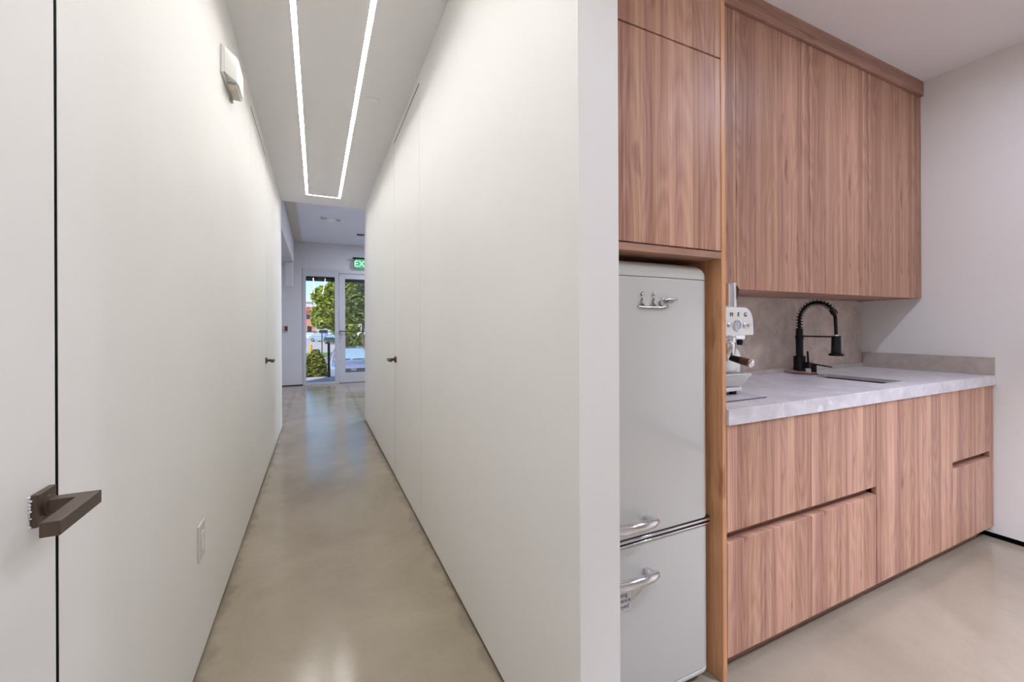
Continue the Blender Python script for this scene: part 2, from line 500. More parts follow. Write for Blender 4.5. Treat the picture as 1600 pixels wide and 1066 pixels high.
GAP0 = 0.016   # walls start above a dark recessed base
def door_leaf(n, x_face, side, y0, y1, zt, label, gap, latch='far', handle=True, hz=0.9235):
    """flush door in a wall whose visible face is at x_face; side=+1: corridor lies towards +X"""
    t = 0.042 * side
    root = sthing('door_%d' % n, label, (x_face - t / 2, y1 if latch == 'far' else y0, 0))
    bm = BM()
    box(bm, min(x_face - t, x_face), max(x_face - t, x_face), y0 + gap, y1 - gap, GAP0, zt - 0.010, 0.0012, 1)
    obj('door_leaf', bm, 'door', root)
    if handle:
        hy = y1 - gap - 0.043
        hm = obj('door_handle', box(BM(), *sorted((x_face, x_face + side * 0.009)), hy - 0.024, hy + 0.024, hz - 0.024, hz + 0.024, 0.001, 1), 'bronze', root)
        hm['label'] = 'dark bronze square plate'
        bm = BM()
        lathe(bm, [(0.0155, 0), (0.0155, 0.004), (0.014, 0.005)], (x_face + side * 0.009, hy, hz), 'X', 28)
        if side < 0:
            for v in bm.verts: v.co.x = 2 * (x_face + side * 0.009) - v.co.x
        obj('rose', bm, 'bronze', hm, smooth=35)
        # square bar out of the wall, folded back along the door towards the hinge side
        xa, xb, xc = x_face + side * 0.012, x_face + side * 0.046, x_face + side * 0.067
        h = 0.0105
        poly = [(xa, hy - h), (xa, hy + h), (xc, hy + h), (xc, hy - 0.108), (xb, hy - 0.108), (xb, hy - h)]
        bm = BM(); prism(bm, poly, 'Z', hz - 0.0095, hz + 0.0105, 0.0012)
        obj('lever', bm, 'bronze', hm)
    return root

# left wall, with the two flush doors let into it
D1 = (0.06, 0.9185, 2.60)
D2 = (3.11, 3.957, 2.61)
b = BM()
w0, w1 = XL - 0.11, XL
box(b, w0, w1, -3.1, D1[0], GAP0, ZC)
box(b, w0, w1, D1[1], D2[0], GAP0, ZC)
box(b, w0, w1, D2[1], YC, GAP0, ZC)
box(b, w0, w1, D1[0], D1[1], D1[2], ZC)
box(b, w0, w1, D2[0], D2[1], D2[2], ZC)
struct('wall_left', b, 'wall', label='smooth white hallway wall on the left')
def seal_frame(bm, xa, xb, xs, Dd, gap, z0):
    # dark rebate: back plate xa..xb and thin seals reaching xs in the joint round the leaf
    box(bm, min(xa, xb), max(xa, xb), Dd[0], Dd[1], z0, Dd[2])
    lo, hi = min(xb, xs), max(xb, xs)
    box(bm, lo, hi, Dd[0], Dd[0] + gap - 0.0004, z0, Dd[2]); box(bm, lo, hi, Dd[1] - gap + 0.0004, Dd[1], z0, Dd[2])
    box(bm, lo, hi, Dd[0] + gap, Dd[1] - gap, Dd[2] - 0.0096, Dd[2])
b = BM(); seal_frame(b, w0 + 0.002, XL - 0.05, XL - 0.0006, D1, 0.0085, GAP0); struct('trim_1', b, 'dark')
b = BM(); seal_frame(b, w0 + 0.002, XL - 0.05, XL - 0.0008, D2, 0.005, GAP0); struct('trim_7', b, 'dark')
struct('baseboard_left', box(BM(), w0 + 0.01, XL - 0.008, -3.0, YC - 0.005, 0, GAP0), 'dark')
d1 = door_leaf(1, XL, 1, D1[0], D1[1], D1[2], 'flush white door at the left edge with big bronze lever', 0.0085)
d2 = door_leaf(2, XL, 1, D2[0], D2[1], D2[2], 'flush white door far down the left hallway wall', 0.005)

# chipped plaster beside the nearest handle plate
hyc = D1[1] - 0.0085 - 0.043
b = BM()
rnd = random.Random(5)
for k in range(26):
    yy = hyc - 0.0245 - rnd.random() * 0.0035; zz = 0.9235 - 0.024 + rnd.random() * 0.048
    s = 0.0006 + rnd.random() * 0.0017
    q = bmesh.new(); bmesh.ops.create_icosphere(q, subdivisions=1, radius=s)
    for v in q.verts: v.co *= 0.6 + rnd.random() * 0.8
    merge(b, q, Matrix.Translation((XL + 0.001, yy, zz)))
for k in range(12):
    yy = hyc - 0.022 + rnd.random() * 0.016; zz = 0.9235 - 0.0248 - rnd.random() * 0.002
    s = 0.001 + rnd.random() * 0.0018
    q = bmesh.new(); bmesh.ops.create_icosphere(q, subdivisions=1, radius=s)
    merge(b, q, Matrix.Translation((XL + 0.001, yy, zz)))
obj('chipped_filler', b, 'plaster', d1)

# partition between corridor and kitchen
D3 = (2.47, 3.365, 2.645)
b = BM()
G3 = 0.018
box(b, XR, XP, YP, D3[0], G3, ZC)
box(b, XR, XP, D3[1], YC, G3, ZC)
box(b, XR, XP, D3[0], D3[1], D3[2], ZC)
struct('wall_partition', b, 'wall', label='white partition wall between hallway and kitchenette')
b = BM(); seal_frame(b, XP - 0.002, XR + 0.05, XR + 0.0008, D3, 0.005, G3); struct('trim_2', b, 'dark')
struct('baseboard_partition', box(BM(), XR + 0.008, XP - 0.008, YP + 0.008, YC - 0.005, 0, G3), 'dark')
door_leaf(3, XR, -1, D3[0], D3[1], D3[2], 'flush white door in the right hallway wall', 0.005, hz=0.94)

# kitchen shell
struct('wall_kitchen_back', box(BM(), XP, XK + 0.12, YK, YK + 0.1, 0, ZC), 'wall')
struct('wall_kitchen_right', box(BM(), XK, XK + 0.12, -3.1, YK, 0.03, ZC), 'wall', label='white end wall right of the kitchen counter')
struct('baseboard_right', box(BM(), XK + 0.01, XK + 0.11, -3.0, YK, 0, 0.03), 'dark', label='black recessed baseboard of the end wall')
struct('wall_behind', box(BM(), -0.48, XK + 0.12, -3.2, -3.1, 0, ZC + 0.1), 'wall')

# ------------------------------------------------------------------ downlights in the kitchen ceiling
for i, (lx, ly, pw, sprd) in enumerate(DOWN_SPOTS):
    r = thing('recessed_downlight', 'round white recessed downlight in the kitchenette ceiling', 'light', (lx, ly, ZC), group='kitchenette downlights')
    bm = BM(); lathe(bm, [(0.045, -0.001), (0.06, -0.001), (0.062, -0.006), (0.045, -0.006)], (lx, ly, ZC), 'Z', 32)
    obj('trim_ring', bm, 'white', r, smooth=35)
    bm = BM(); lathe(bm, [(0.0, -0.001), (0.044, -0.001), (0.044, -0.003), (0.0, -0.003)], (lx, ly, ZC), 'Z', 32)
    obj('lens', bm, 'lens', r)
    L_ = D.lights.new('downlight_lamp', 'AREA'); L_.shape = 'DISK'; L_.size = 0.09; L_.energy = pw; L_.color = DOWN_COLOR; L_.spread = math.radians(sprd)
    lo = D.objects.new('lamp', L_); COL.objects.link(lo); lo.parent = r; lo.location = (0, 0, -0.012)

# ------------------------------------------------------------------ tall cabinet around the refrigerator
ZN = 1.413
XT0, XT1 = XP + 0.002, 1.24
tc_ = thing('tall_cabinet', 'tall walnut laminate cabinet framing the pale refrigerator', 'cabinet', ((XT0 + XT1) / 2, YB + 0.3, 0))
o = obj('side_panel', box(BM(), 1.219, XT1, YB, YK - 0.002, 0.0, ZC - 0.002, 0.001, 1), 'woodpanel', tc_); o['label'] = 'orange toned side panel'
obj('side_panel', box(BM(), XT0, XT0 + 0.018, YB + 0.0, YK - 0.002, 0.0, ZC - 0.002), 'woodpanel', tc_)
obj('shelf', box(BM(), XT0 + 0.018, 1.219, YB, YK - 0.002, ZN, ZN + 0.022, 0.001, 1), 'woodh', tc_)
obj('back_panel', box(BM(), XT0 + 0.018, 1.219, YK - 0.02, YK - 0.002, 0.0, ZN), 'woodin', tc_)
obj('carcass', box(BM(), XT0 + 0.018, 1.219, YB + 0.024, YK - 0.03, ZN + 0.022, ZC - 0.004), 'dark', tc_)
o = obj('door', box(BM(), XT0 + 0.003, 1.2165, YB, YB + 0.02, ZN + 0.026, 2.0755, 0.0008, 1), 'wood', tc_)
o = obj('door', box(BM(), XT0 + 0.003, 1.2165, YB, YB + 0.02, 2.0805, ZC - 0.004, 0.0008, 1), 'wood', tc_)

# ------------------------------------------------------------------ refrigerator
FX0, FX1, FY = 0.702, 1.196, 0.984
fr = thing('refrigerator', 'rounded pale grey-green retro refrigerator with chrome handles in the walnut niche', 'refrigerator', ((FX0 + FX1) / 2, FY + 0.28, 0))
b = BM()
# cabinet body with domed top
poly = [(FY + 0.075, 0.045), (FY + 0.56, 0.045), (FY + 0.56, 1.36), (FY + 0.40, 1.392)]
poly += [(FY + 0.075, 1.392)]
prism(b, poly, 'X', FX0 + 0.004, FX1 - 0.004, 0.012)
obj('body', b, 'fridge', fr, smooth=40)
def front_panel(z0, z1, r_top, r_bot, name, rc=0.035):
    """door: plan outline with rounded vertical corners, swept in z with rounded ends"""
    def plan(inset, sag=0.0):
        pts = []
        x0, x1 = FX0 + inset, FX1 - inset
        yb = FY + 0.07
        yf = FY + sag
        r = rc
        pts.append((x1, yb)); pts.append((x0, yb))
        for k in range(7):
            a = PI + 0.5 * PI * k / 6
            pts.append((x0 + r + r * math.cos(a), yf + r + r * math.sin(a)))
        for k in range(7):
            a = 1.5 * PI + 0.5 * PI * k / 6
            pts.append((x1 - r + r * math.cos(a), yf + r + r * math.sin(a)))
        return pts
    rings = []
    n = 8
    for k in range(n + 1):
        a = 0.5 * PI * k / n
        dz = r_bot * (1 - math.sin(a)); ins = r_bot * (1 - math.cos(a))
        a2 = 0.5 * PI - a
        rings.append((z0 + r_bot * (1 - math.cos(a)), r_bot * (1 - math.sin(a))))
    for k in range(n + 1):
        a = 0.5 * PI * k / n
        rings.append((z1 - r_top * (1 - math.sin(a)), r_top * (1 - math.cos(a))))
    bm = BM()
    skin(bm, [[(x, y, z) for x, y in plan(min(i, 0.02) * 0.7, i)] for z, i in rings])
    return obj(name, bm, 'fridge', fr, smooth=50)
du = front_panel(0.549, 1.342, 0.004, 0.006, 'door')
dl = front_panel(0.052, 0.526, 0.006, 0.004, 'door')
# rounded cap above the upper door
front_panel(1.3432, 1.394, 0.040, 0.002, 'top_cap')
o = front_panel(0.030, 0.050, 0.003, 0.012, 'bottom_cap', 0.035)
# chrome double strip between the doors
b = BM(); box(b, FX0 + 0.012, FX1 + 0.001, FY - 0.004, FY + 0.06, 0.5395, 0.5475, 0.003, 2); box(b, FX0 + 0.012, FX1 + 0.001, FY - 0.004, FY + 0.06, 0.5275, 0.5345, 0.003, 2)
obj('chrome_strip', b, 'chrome', fr, smooth=50)['label'] = 'double chrome strip between the doors'
obj('gasket', box(BM(), FX0 + 0.01, FX1 - 0.002, FY + 0.002, FY + 0.058, 0.524, 0.552), 'rubber', fr)
obj('plinth', box(BM(), FX0 + 0.03, FX1 - 0.03, FY + 0.08, FY + 0.5, 0.012, 0.046), 'rubber', fr)
for fx in (FX0 + 0.06, FX1 - 0.06):
    bm = BM(); lathe(bm, [(0.018, 0), (0.018, 0.028), (0.010, 0.032), (0.010, 0.05)], (fx, FY + 0.10, 0), 'Z', 16); obj('foot', bm, 'rubber', fr)
# handles: chrome grip bars fixed by a mount near their right end
for hz, dr in ((0.600, du), (0.440, dl)):
    bm = BM()
    ring = []
    for (x, y, hh, ww) in ((0.74, FY - 0.026, 0.013, 0.012), (0.80, FY - 0.040, 0.015, 0.013), (0.86, FY - 0.045, 0.0145, 0.013), (0.90, FY - 0.043, 0.013, 0.0125), (0.925, FY - 0.036, 0.010, 0.010), (0.935, FY - 0.030, 0.005, 0.005)):
        ring.append([(x, y + math.cos(2 * PI * k / 16) * ww, hz + 0.004 + math.sin(2 * PI * k / 16) * hh) for k in range(16)])
    skin(bm, ring)
    prism(bm, [(0.902, FY - 0.038), (0.928, FY - 0.030), (0.918, FY + 0.002), (0.902, FY + 0.002)], 'Z', hz - 0.012, hz + 0.010, 0.002)
    prism(bm, [(0.715, FY + 0.002), (0.732, FY + 0.002), (0.748, FY - 0.026), (0.73, FY - 0.03)], 'Z', hz - 0.012, hz + 0.010, 0.002)
    obj('door_handle', bm, 'chrome', fr, smooth=45)['label'] = 'chrome grip handle'
# raised metal lettering, two slanted i and an o with a long tail
def badge_piece(bm, pts, w):
    tube(bm, [(x, FY - 0.003, z) for x, z in pts], w, 8)
b = BM()
bx, bz = 0.892, 1.262
for ox in (0.0, 0.046):
    badge_piece(b, [(bx + ox - 0.006, bz - 0.012), (bx + ox + 0.002, bz - 0.004), (bx + ox + 0.008, bz + 0.014)], 0.0026)
    badge_piece(b, [(bx + ox + 0.008, bz + 0.014), (bx + ox + 0.004, bz + 0.002), (bx + ox + 0.016, bz - 0.010)], 0.0026)
    badge_piece(b, [(bx + ox + 0.004, bz + 0.024), (bx + ox + 0.012, bz + 0.031)], 0.0038)
badge_piece(b, [(bx - 0.008, bz - 0.012), (bx + 0.03, bz - 0.014), (bx + 0.05, bz - 0.013), (bx + 0.09, bz - 0.014), (bx + 0.115, bz - 0.008)], 0.0038)
badge_piece(b, [(bx + 0.092 + 0.014 * math.cos(a), bz + 0.002 + 0.011 * math.sin(a)) for a in [2 * PI * k / 20 for k in range(21)]], 0.0026)
badge_piece(b, [(bx + 0.098, bz + 0.010), (bx + 0.118, bz + 0.013), (bx + 0.152, bz + 0.014)], [0.003, 0.0036, 0.0022])
badge_piece(b, [(bx + 0.112, bz + 0.006), (bx + 0.132, bz + 0.007), (bx + 0.148, bz + 0.013)], [0.003, 0.003, 0.0015])
obj('badge', b, 'badge', fr, smooth=45)['label'] = 'raised dark chrome lettering'
# warning sticker on the lower door
st = obj('sticker', box(BM(), 0.740, 0.853, FY - 0.0012, FY + 0.0006, 0.338, 0.424), 'paper', fr)
st['label'] = 'white sticker with rows of dark print'
b = BM()
R = Matrix.Translation((0.808, FY - 0.0016, 0.390)) @ Matrix.Rotation(PI / 2, 4, 'X')
for k, s in enumerate(('compounds', 'affecting', 'occurrence', 'employed')):
    merge(b, text_bm(s, 0.0185, 0.0003, R @ Matrix.Translation((0, 0.016 - k * 0.0175, 0))))
obj('printed_text', b, 'ink', st)

# ------------------------------------------------------------------ base units
FZ0, FZ1, GZ0, GZ1 = 0.075, 0.857, 0.463, 0.496
def base_unit(name, label, x0, x1, kind, split=None, cat='cabinet'):
    r = thing(name, label, cat, ((x0 + x1) / 2, YB + 0.3, 0))
    g = 0.0012
    obj('carcass', box(BM(), x0 + 0.001, x1 - 0.001, YB + 0.045, YK - 0.005, FZ0, 0.69 if kind == 'door' else FZ1 - 0.001), 'woodin', r)
    if kind == 'drawers':
        for (z0, z1) in ((FZ0, GZ0), (GZ1, FZ1)):
            obj('drawer_front', box(BM(), x0 + g, x1 - g, YB, YB + 0.02, z0, z1 - 0.002, 0.0008, 1), 'wood', r)
        obj('finger_groove', prism(BM(), [(YB + 0.021, GZ0 - 0.02), (YB + 0.044, GZ0 - 0.02), (YB + 0.044, GZ1 + 0.02), (YB + 0.021, GZ1 + 0.02), (YB + 0.021, GZ1), (YB + 0.036, GZ1), (YB + 0.036, GZ0), (YB + 0.021, GZ0)], 'X', x0 + 0.001, x1 - 0.001), 'woodh', r)['label'] = 'recessed finger groove'
    else:
        obj('door', box(BM(), x0 + g, x1 - g, YB, YB + 0.02, FZ0, FZ1 - 0.002, 0.0008, 1), 'wood', r)
    return r
base_unit('drawer_unit', 'walnut drawer base unit directly beside the refrigerator panel', 1.2415, 1.712, 'drawers')
base_unit('drawer_unit', 'walnut drawer base unit in the middle, left of the wide door', 1.712, 2.176, 'drawers')
base_unit('base_cabinet', 'wide walnut base cabinet door without any handle below the sink', 2.178, 2.899, 'door')
# end unit: groove stops short of the filler strip
r = thing('drawer_unit', 'walnut drawer base unit at the far right by the white wall', 'cabinet', (3.15, YB + 0.3, 0))
obj('carcass', box(BM(), 2.901, 3.405, YB + 0.045, YK - 0.005, FZ0, FZ1 - 0.001), 'woodin', r)
for (z0, z1) in ((FZ0, GZ0), (GZ1, FZ1)):
    obj('drawer_front', box(BM(), 2.9005, 3.349, YB, YB + 0.02, z0, z1 - 0.002, 0.0008, 1), 'wood', r)
obj('finger_groove', prism(BM(), [(YB + 0.021, GZ0 - 0.02), (YB + 0.044, GZ0 - 0.02), (YB + 0.044, GZ1 + 0.02), (YB + 0.021, GZ1 + 0.02), (YB + 0.021, GZ1), (YB + 0.036, GZ1), (YB + 0.036, GZ0), (YB + 0.021, GZ0)], 'X', 2.901, 3.35), 'woodh', r)
obj('filler_strip', box(BM(), 3.350, 3.398, YB, YB + 0.043, FZ0, FZ1 - 0.002, 0.0008, 1), 'wood', r)
o = obj('toe_kick', box(BM(), 1.2415, 3.36, YB + 0.055, YB + 0.073, 0.0, FZ0 - 0.001), 'woodh')
tag(o, 'long recessed walnut toe kick board under the base units', 'toe kick')

# ------------------------------------------------------------------ countertop, sink, splashback
ct = thing('countertop', 'pale grey stone countertop with thick front edge over the base units', 'countertop', (2.3, YB + 0.3, FZ1))
HX0, HX1, HY0, HY1 = 2.462, 2.668, 1.055, 1.405
b = BM()
CY0, CY1, CX0, CX1, Z0, Z1 = YB - 0.008, YK - 0.001, 1.2415, XK - 0.0005, FZ1, 0.91
pts_o = [(CX0, CY0), (CX1, CY0), (CX1, CY1), (CX0, CY1)]
pts_i = [(HX0, HY0), (HX1, HY0), (HX1, HY1), (HX0, HY1)]
vo = [[b.verts.new((x, y, z)) for x, y in pts_o] for z in (Z0, Z1)]
vi = [[b.verts.new((x, y, z)) for x, y in pts_i] for z in (Z0, Z1)]
for k in range(4):
    j = (k + 1) % 4
    b.faces.new((vo[0][k], vo[0][j], vo[1][j], vo[1][k]))
    b.faces.new((vi[0][k], vi[1][k], vi[1][j], vi[0][j]))
    b.faces.new((vo[1][k], vo[1][j], vi[1][j], vi[1][k]))
    b.faces.new((vo[0][k], vi[0][k], vi[0][j], vo[0][j]))
bmesh.ops.recalc_face_normals(b, faces=b.faces)
bmesh.ops.bevel(b, geom=[e for e in b.edges if all(abs(v.co.z - Z1) < 1e-5 for v in e.verts) and all(abs(v.co.y - CY0) < 1e-5 for v in e.verts)], offset=0.003, segments=2, affect='EDGES')
obj('slab', b, 'stone', ct)
obj('upstand', box(BM(), XK - 0.022, XK - 0.0005, YB - 0.004, YK - 0.016, 0.9101, 1.008, 0.0015, 1), 'upstand', ct)['label'] = 'short stone upstand along the end wall'
obj('upstand', box(BM(), 1.2415, XK - 0.023, YK - 0.022, YK - 0.012, 0.9101, 0.936, 0.0015, 1), 'upstand', ct)
sp = obj('backsplash', box(BM(), 1.2415, XK - 0.023, YK - 0.0115, YK - 0.0005, 0.9102, 1.352), 'splash')
tag(sp, 'mottled beige stone splashback behind the faucet', 'backsplash')
sk = thing('sink', 'small black undermount sink let into the pale stone countertop', 'sink', ((HX0 + HX1) / 2, (HY0 + HY1) / 2, 0.70))
b = BM()
t_ = 0.004
box(b, HX0 - t_, HX1 + t_, HY0 - t_, HY1 + t_, 0.70, 0.704)
box(b, HX0 - 2 * t_, HX0 - t_ + 0.001, HY0 - t_, HY1 + t_, 0.70, Z0 + 0.012); box(b, HX1 + t_ - 0.001, HX1 + 2 * t_, HY0 - t_, HY1 + t_, 0.70, Z0 + 0.012)
b.free()
b = BM()
box(b, HX0 + 0.002, HX1 - 0.002, HY0 + 0.002, HY1 - 0.002, 0.70, 0.704)
box(b, HX0 + 0.0008, HX0 + 0.003, HY0 + 0.001, HY1 - 0.001, 0.70, 0.893)
box(b, HX1 - 0.003, HX1 - 0.0008, HY0 + 0.001, HY1 - 0.001, 0.70, 0.893)
box(b, HX0 + 0.001, HX1 - 0.001, HY0 + 0.0008, HY0 + 0.003, 0.70, 0.893)
box(b, HX0 + 0.001, HX1 - 0.001, HY1 - 0.003, HY1 - 0.0008, 0.70, 0.893)
obj('basin', b, 'black', sk)
bm = BM(); lathe(bm, [(0.0, 0.0045), (0.034, 0.0045), (0.038, 0.007), (0.030, 0.0075), (0.02, 0.005), (0.0, 0.005)], (2.565, 1.23, 0.70), 'Z', 24); obj('drain', bm, 'steel', sk, smooth=40)

# ------------------------------------------------------------------ faucet
fx, fy = 2.60, 1.515
fa = thing('faucet', 'matte black spring neck faucet behind the sink', 'faucet', (fx, fy, 0.91))
b = BM()
lathe(b, [(0.031, 0.0), (0.031, 0.098), (0.029, 0.1), (0.019, 0.102), (0.019, 0.195), (0.0215, 0.197), (0.0215, 0.222), (0.0185, 0.224), (0.0185, 0.262), (0.012, 0.264)], (fx, fy, 0.91), 'Z', 32)
obj('body', b, 'black', fa, smooth=35)
# neck path in the YZ plane
path = [(fx, fy, 1.165)]
cyc, rad = (fy + 1.325) / 2, (fy - 1.325) / 2
for k in range(33):
    a = PI * k / 32
    path.append((fx, cyc + rad * math.cos(a), 1.222 + rad * 1.06 * math.sin(a)))
arc = [Vector(p) for p in path]
b = BM(); tube(b, [tuple(p) for p in arc] + [(fx, 1.323, 1.18), (fx, 1.322, 1.14)], 0.0085, 12); obj('hose', b, 'black', fa, smooth=60)
def along(pts, s):
    d = 0
    for i in range(len(pts) - 1):
        l = (pts[i + 1] - pts[i]).length
        if d + l >= s: return pts[i].lerp(pts[i + 1], (s - d) / l), (pts[i + 1] - pts[i]).normalized()
        d += l
    return pts[-1], (pts[-1] - pts[-2]).normalized()
total = sum((arc[i + 1] - arc[i]).length for i in range(len(arc) - 1))
sEnd = total * 0.86
b = BM()
hel = []
turns = 18
for k in range(turns * 14 + 1):
    s = sEnd * k / (turns * 14)
    p, t = along(arc, s)
    a = Vector((1, 0, 0)); c = t.cross(a).normalized()
    th = 2 * PI * k / 14
    hel.append(p + a * math.cos(th) * 0.0160 + c * math.sin(th) * 0.0160)
tube(b, hel, 0.0021, 6)
obj('spring', b, 'black', fa, smooth=60)
p, t = along(arc, sEnd)
b = BM(); tube(b, [p - t * 0.004, p + t * 0.020], 0.0165, 20); obj('spring_collar', b, 'black', fa, smooth=35)
b = BM(); lathe(b, [(0.009, 0.110), (0.010, 0.106), (0.0205, 0.104), (0.0215, 0.098), (0.0225, 0.05), (0.024, 0.014), (0.034, 0.012), (0.0355, 0.004), (0.033, 0.0), (0.0, 0.0)], (fx, 1.322, 1.022), 'Z', 32)
obj('spray_head', b, 'black', fa, smooth=35)
b = BM(); lathe(b, [(0.0105, 0.0), (0.0105, 0.008), (0.008, 0.009)], (fx, 1.322, 1.131), 'Z', 24); obj('collar_ring', b, 'chrome', fa, smooth=35)
b = BM(); tube(b, [(fx, fy - 0.018, 1.127), (fx, 1.335, 1.127)], 0.0042, 12)
lathe(b, [(0.0225, 0.0), (0.0225, 0.01)], (fx, 1.322, 1.122), 'Z', 24)
obj('support_arm', b, 'black', fa, smooth=35)
b = BM(); tube(b, [(fx, fy - 0.028, 0.958), (fx, fy - 0.062, 0.958)], 0.0185, 24); tube(b, [(fx, fy - 0.048, 0.97), (fx, fy - 0.045, 1.04)], [0.0055, 0.0048], 12)
obj('lever', b, 'black', fa, smooth=35)
# little soap dispenser beside the tap
b = BM(); sd = thing('soap_dispenser', 'small black soap dispenser with thin spout right beside the faucet', 'soap dispenser', (2.585, 1.415, 0.91))
b = BM(); lathe(b, [(0.021, 0), (0.021, 0.004), (0.0135, 0.005), (0.0135, 0.056), (0.0, 0.057)], (2.585, 1.428, 0.91), 'Z', 24); obj('body', b, 'black', sd, smooth=35)
b = BM(); tube(b, [(2.585, 1.435, 0.9695), (2.585, 1.335, 0.958)], [0.0045, 0.003], 10); obj('spout', b, 'black', sd, smooth=35)
# crumpled wrap left lying round the tap base
b = BM()
rnd = random.Random(11)
q = bmesh.new(); bmesh.ops.create_grid(q, x_segments=18, y_segments=10, size=0.5)
for v in q.verts:
    v.co = Vector((v.co.x * 0.052, v.co.y * 0.15, 0.004 + 0.007 * abs(math.sin(v.co.x * 9 + v.co.y * 13)) + rnd.random() * 0.004))
bmesh.ops.solidify(q, geom=q.faces[:], thickness=0.0015)
merge(b, q, Matrix.Translation((2.535, 1.475, 0.9112)))
tag(obj('crumpled_wrapping', b, 'copper'), 'crumpled pinkish wrapping lying on the counter at the faucet base', 'wrapping')

# ------------------------------------------------------------------ wall cabinets above the counter
UY = 1.262
UZ0, UZ1 = 1.355, 2.606
ub = [(1.2415, 1.706, 'walnut wall cabinet door half hidden behind the tall cabinet'),
      (1.706, 2.256, 'walnut wall cabinet above the faucet side, second from the left'),
      (2.256, 2.806, 'walnut wall cabinet third from the left above the counter'),
      (2.806, 3.357, 'walnut wall cabinet nearest the white end wall')]
for k, (x0, x1, lab) in enumerate(ub):
    r = thing('wall_cabinet', lab, 'cabinet', ((x0 + x1) / 2, UY + 0.16, UZ0), group=None)
    obj('carcass', box(BM(), x0 + 0.0005, x1 - 0.0005, UY + 0.022, YK - 0.001, UZ0 + 0.004, UZ1), 'woodb', r)
    obj('door', box(BM(), x0 + 0.0008, x1 - 0.0008, UY, UY + 0.02, UZ0, UZ1, 0.0006, 1), 'woodb', r)
tag(obj('filler_panel', box(BM(), 3.3585, XK - 0.001, UY, YK - 0.001, UZ0, UZ1, 0.0006, 1), 'woodb'), 'narrow walnut filler strip between wall cabinets and end wall', 'filler panel')
b = BM()
box(b, 1.2415, XK - 0.001, UY - 0.014, UY + 0.006, UZ1 + 0.003, ZC - 0.001, 0.001, 1)
box(b, 1.2415, XK - 0.001, UY + 0.006, YK - 0.001, UZ1 + 0.010, ZC - 0.001)
tag(obj('cornice', b, 'woodh'), 'walnut fascia board running along the ceiling above the wall cabinets', 'cornice')

# ------------------------------------------------------------------ espresso machine on a thin mat
cm = thing('counter_mat', 'thin pale mat under the coffee machine', 'mat', (1.42, 1.25, 0.91))
obj('base_layer', box(BM(), 1.262, 1.585, 1.045, 1.46, 0.9101, 0.9128), 'ink', cm)['label'] = 'dark underside'
obj('top_layer', box(BM(), 1.262, 1.583, 1.047, 1.46, 0.9128, 0.9145), 'matgrey', cm)
MX0, MX1, MYF, MYB = 1.392, 1.612, 1.12, 1.42
zb = 0.9145
es = thing('espresso_machine', 'retro white espresso machine with chrome parts beside the refrigerator panel', 'coffee machine', ((MX0 + MX1) / 2, 1.26, zb))
b = BM()
prism(b, rounded_poly(MX0, MX1, 1.153, 1.264, (0.003, 0.003, 0.052, 0.052), 8), 'Y', MYF, MYB, 0.002)
# slight outward flare of the head at the bottom
for v in b.verts:
    if v.co.z < 1.20: v.co.x += (v.co.x - (MX0 + MX1) / 2) * 0.03
obj('head', b, 'cream', es, smooth=40)
b = BM(); prism(b, rounded_poly(MX0 + 0.01, MX1 - 0.006, 0.95, 1.154, (0.003, 0.003, 0.02, 0.02), 5), 'Y', MYF + 0.075, MYB - 0.005, 0.003)
obj('rear_column', b, 'cream', es, smooth=40)
b = BM(); prism(b, rounded_poly(MX0 + 0.04, 1.606, 0.99, 1.098, (0.0, 0.0, 0.035, 0.035), 6), 'Y', 1.172, 1.1945, 0.002)
obj('splash_panel', b, 'cream', es, smooth=40)
# drip tray : flared
b = BM()
skin(b, [[(MX0 + 0.03, 1.135, 0.948), (1.540, 1.115, 0.948), (1.540, 1.1945, 0.948), (MX0 + 0.03, 1.1945, 0.948)],
         [(MX0 + 0.004, 1.09, 0.999), (1.566, 1.09, 0.999), (1.606, 1.17, 0.999), (MX0 + 0.004, 1.17, 0.999)]])
bmesh.ops.bevel(b, geom=b.edges[:], offset=0.004, segments=2, affect='EDGES')
obj('drip_tray', b, 'cream', es, smooth=40)
b = BM()
for k in range(7):
    box(b, MX0 + 0.012 + k * 0.023, MX0 + 0.023 + k * 0.023, 1.098, 1.165, 0.999, 1.002)
box(b, MX0 + 0.008, 1.562, 1.094, 1.098, 0.999, 1.003); box(b, MX0 + 0.008, 1.575, 1.163, 1.167, 0.999, 1.003)
obj('drip_grid', b, 'steel', es)
obj('base', box(BM(), MX0 + 0.03, 1.543, 1.12, MYB, 0.930, 0.9475, 0.002, 1), 'chrome', es)
for (px_, py_) in ((1.44, 1.145), (1.522, 1.145), (1.44, 1.39), (1.522, 1.39)):
    bm = BM(); lathe(bm, [(0.014, 0), (0.014, 0.0155)], (px_, py_, zb), 'Z', 16); obj('foot', bm, 'rubber', es)
# front : letters, gauge, buttons
for ch, lx in zip('SMEG', (1.4425, 1.483, 1.5245, 1.565)):
    b = BM(); merge(b, text_bm(ch, 0.0235, 0.002, Matrix.Translation((lx, MYF - 0.001, 1.2345)) @ Matrix.Rotation(PI / 2, 4, 'X')))
    obj('letter', b, 'ink', es)['label'] = 'dark metal letter on the head'
bm = BM(); lathe(bm, [(0.0, 0), (0.0215, 0), (0.0215, 0.006), (0.018, 0.007), (0.0175, 0.003), (0.0, 0.003)], (1.512, MYF, 1.193), 'Y', 36); g_ = obj('pressure_gauge', bm, 'chrome', es, smooth=35)
bm = BM(); lathe(bm, [(0.0, 0.003), (0.017, 0.003), (0.017, 0.0042), (0.0, 0.0042)], (1.512, MYF, 1.193), 'Y', 32); box(bm, 1.5112, 1.5128, MYF - 0.0055, MYF - 0.0045, 1.188, 1.204); obj('dial', bm, 'gauge', g_)
